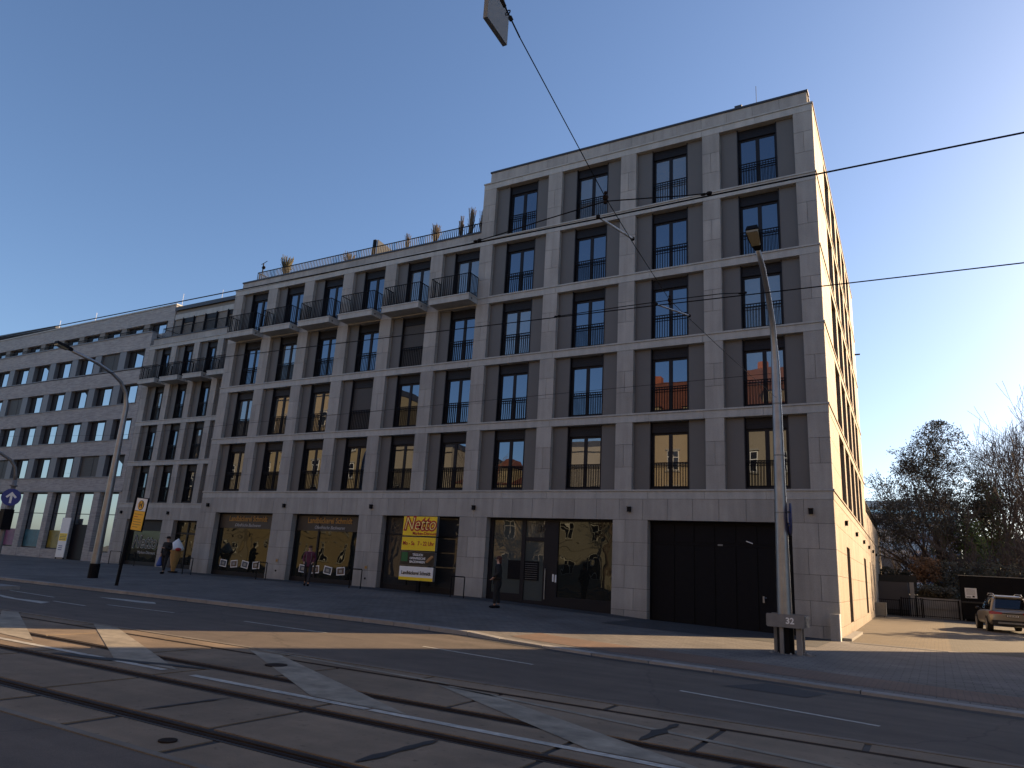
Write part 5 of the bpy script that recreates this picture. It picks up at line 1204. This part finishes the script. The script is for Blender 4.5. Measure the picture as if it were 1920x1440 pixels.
house(-34.5,-25,14.4,15,'white_wall','pale flat roofed house mirrored beside the entrance','flat')
house(-24,-13.5,16.3,22.0,'ochre_wall','yellow house with red tiled roof mirrored beside the lamp pole')
house(-13,0.,17,22.3,'beige_wall','beige house with red tiled roof mirrored at the building corner')
house(6,24,16,20,'ochre_wall','yellow house directly behind the camera')
house(26,46,15,19,'beige_wall','beige house behind the camera at far right')
baretree(-38,-37,14,91,'bare street tree mirrored in the bakery windows',maxl=5,trunk=.2,spread=.55,kids=(3,4),zb=.1,group='street trees behind the camera')
baretree(-50,-36.5,11,95,'bare street tree mirrored in the leftmost shop windows',maxl=5,trunk=.18,spread=.6,kids=(3,4),zb=.1,group='street trees behind the camera')
baretree(-31,-35.5,10,96,'second bare street tree mirrored near the stacked sign',maxl=5,trunk=.18,spread=.6,kids=(3,4),zb=.1,group='street trees behind the camera')
baretree(-24,-36.5,12,93,'bare street tree mirrored in the shop windows',maxl=5,trunk=.18,spread=.55,kids=(3,4),zb=.1,group='street trees behind the camera')
# neighbour building to the right (casts the street shadow)
nb=empty('corner_house',(0,0,0),label='plain rendered corner house on the far side of the alley, outside the picture at right',cat='house')
q=MB(); q.box(11.2,46,-6,12,-.2,18); q.build('wall',M['beige_wall'],nb)
q=MB(); q.hexa([(11.0,-6.2,18),(46.2,-6.2,18),(46.2,12.1,18),(11.0,12.1,18),(13,-2,20),(44,-2,20),(44,8,20),(13,8,20)]); q.build('roof',M['capmetal'],nb)
for f_ in range(5):
    for i in range(5): w=link('window',wmesh,nb,(11.18,-4+i*3.5,2.5+f_*3.3),(0,0,math.pi/2)); link('sill',sill,w)
    for i in range(11): w=link('window',wmesh,nb,(13.5+i*3,-6.02,2.5+f_*3.3),(0,0,math.pi)); link('sill',sill,w)
# ------------------------------------------------------------ CAMERA, LIGHT
cd=bpy.data.cameras.new('Camera'); cam=bpy.data.objects.new('Camera',cd); COL.objects.link(cam); S.camera=cam
cd.sensor_width=36; cd.lens=1336.08/1920*36; cd.clip_start=.05; cd.clip_end=3000
r=((0.86631391,0.49626164,0.05678547),(-0.07695341,0.24492723,-0.96648271),(-0.4935366,0.83290758,0.25037289))
X=Vector(r[0]);Y=-Vector(r[1]);Zc=-Vector(r[2])
mt=Matrix((( X.x,Y.x,Zc.x,2.83026),(X.y,Y.y,Zc.y,-27.00308),(X.z,Y.z,Zc.z,1.6469),(0,0,0,1)))
cam.matrix_world=mt
SUN_EL=math.radians(21); SUN_AZ=math.radians(33)   # clockwise from +Y
sd_=Vector((math.sin(SUN_AZ)*math.cos(SUN_EL),math.cos(SUN_AZ)*math.cos(SUN_EL),math.sin(SUN_EL)))
sl=bpy.data.lights.new('Sun','SUN'); sl.energy=12; sl.angle=math.radians(.53); sl.color=(1,.70,.40)
so=bpy.data.objects.new('Sun',sl); COL.objects.link(so); so.rotation_euler=sd_.to_track_quat('Z','Y').to_euler(); so.location=(30,40,40)
w=bpy.data.worlds.new('World'); S.world=w; w.use_nodes=True; t=w.node_tree; bg=t.nodes['Background']; bg.inputs['Strength'].default_value=.185
sk=t.nodes.new('ShaderNodeTexSky'); sk.sky_type='NISHITA'; sk.sun_disc=False; sk.sun_elevation=SUN_EL; sk.sun_rotation=SUN_AZ; sk.air_density=1.0; sk.dust_density=1.0; sk.ozone_density=3.4; sk.altitude=100
vm=t.nodes.new('ShaderNodeVectorMath'); vm.operation='MULTIPLY'; vm.inputs[1].default_value=(.99,.975,1.01); t.links.new(sk.outputs[0],vm.inputs[0]); t.links.new(vm.outputs[0],bg.inputs[0])
S.view_settings.view_transform='Standard'; S.view_settings.look='None'; S.view_settings.exposure=0; S.view_settings.gamma=1
S.cycles.max_bounces=6; S.cycles.glossy_bounces=4; S.cycles.diffuse_bounces=3
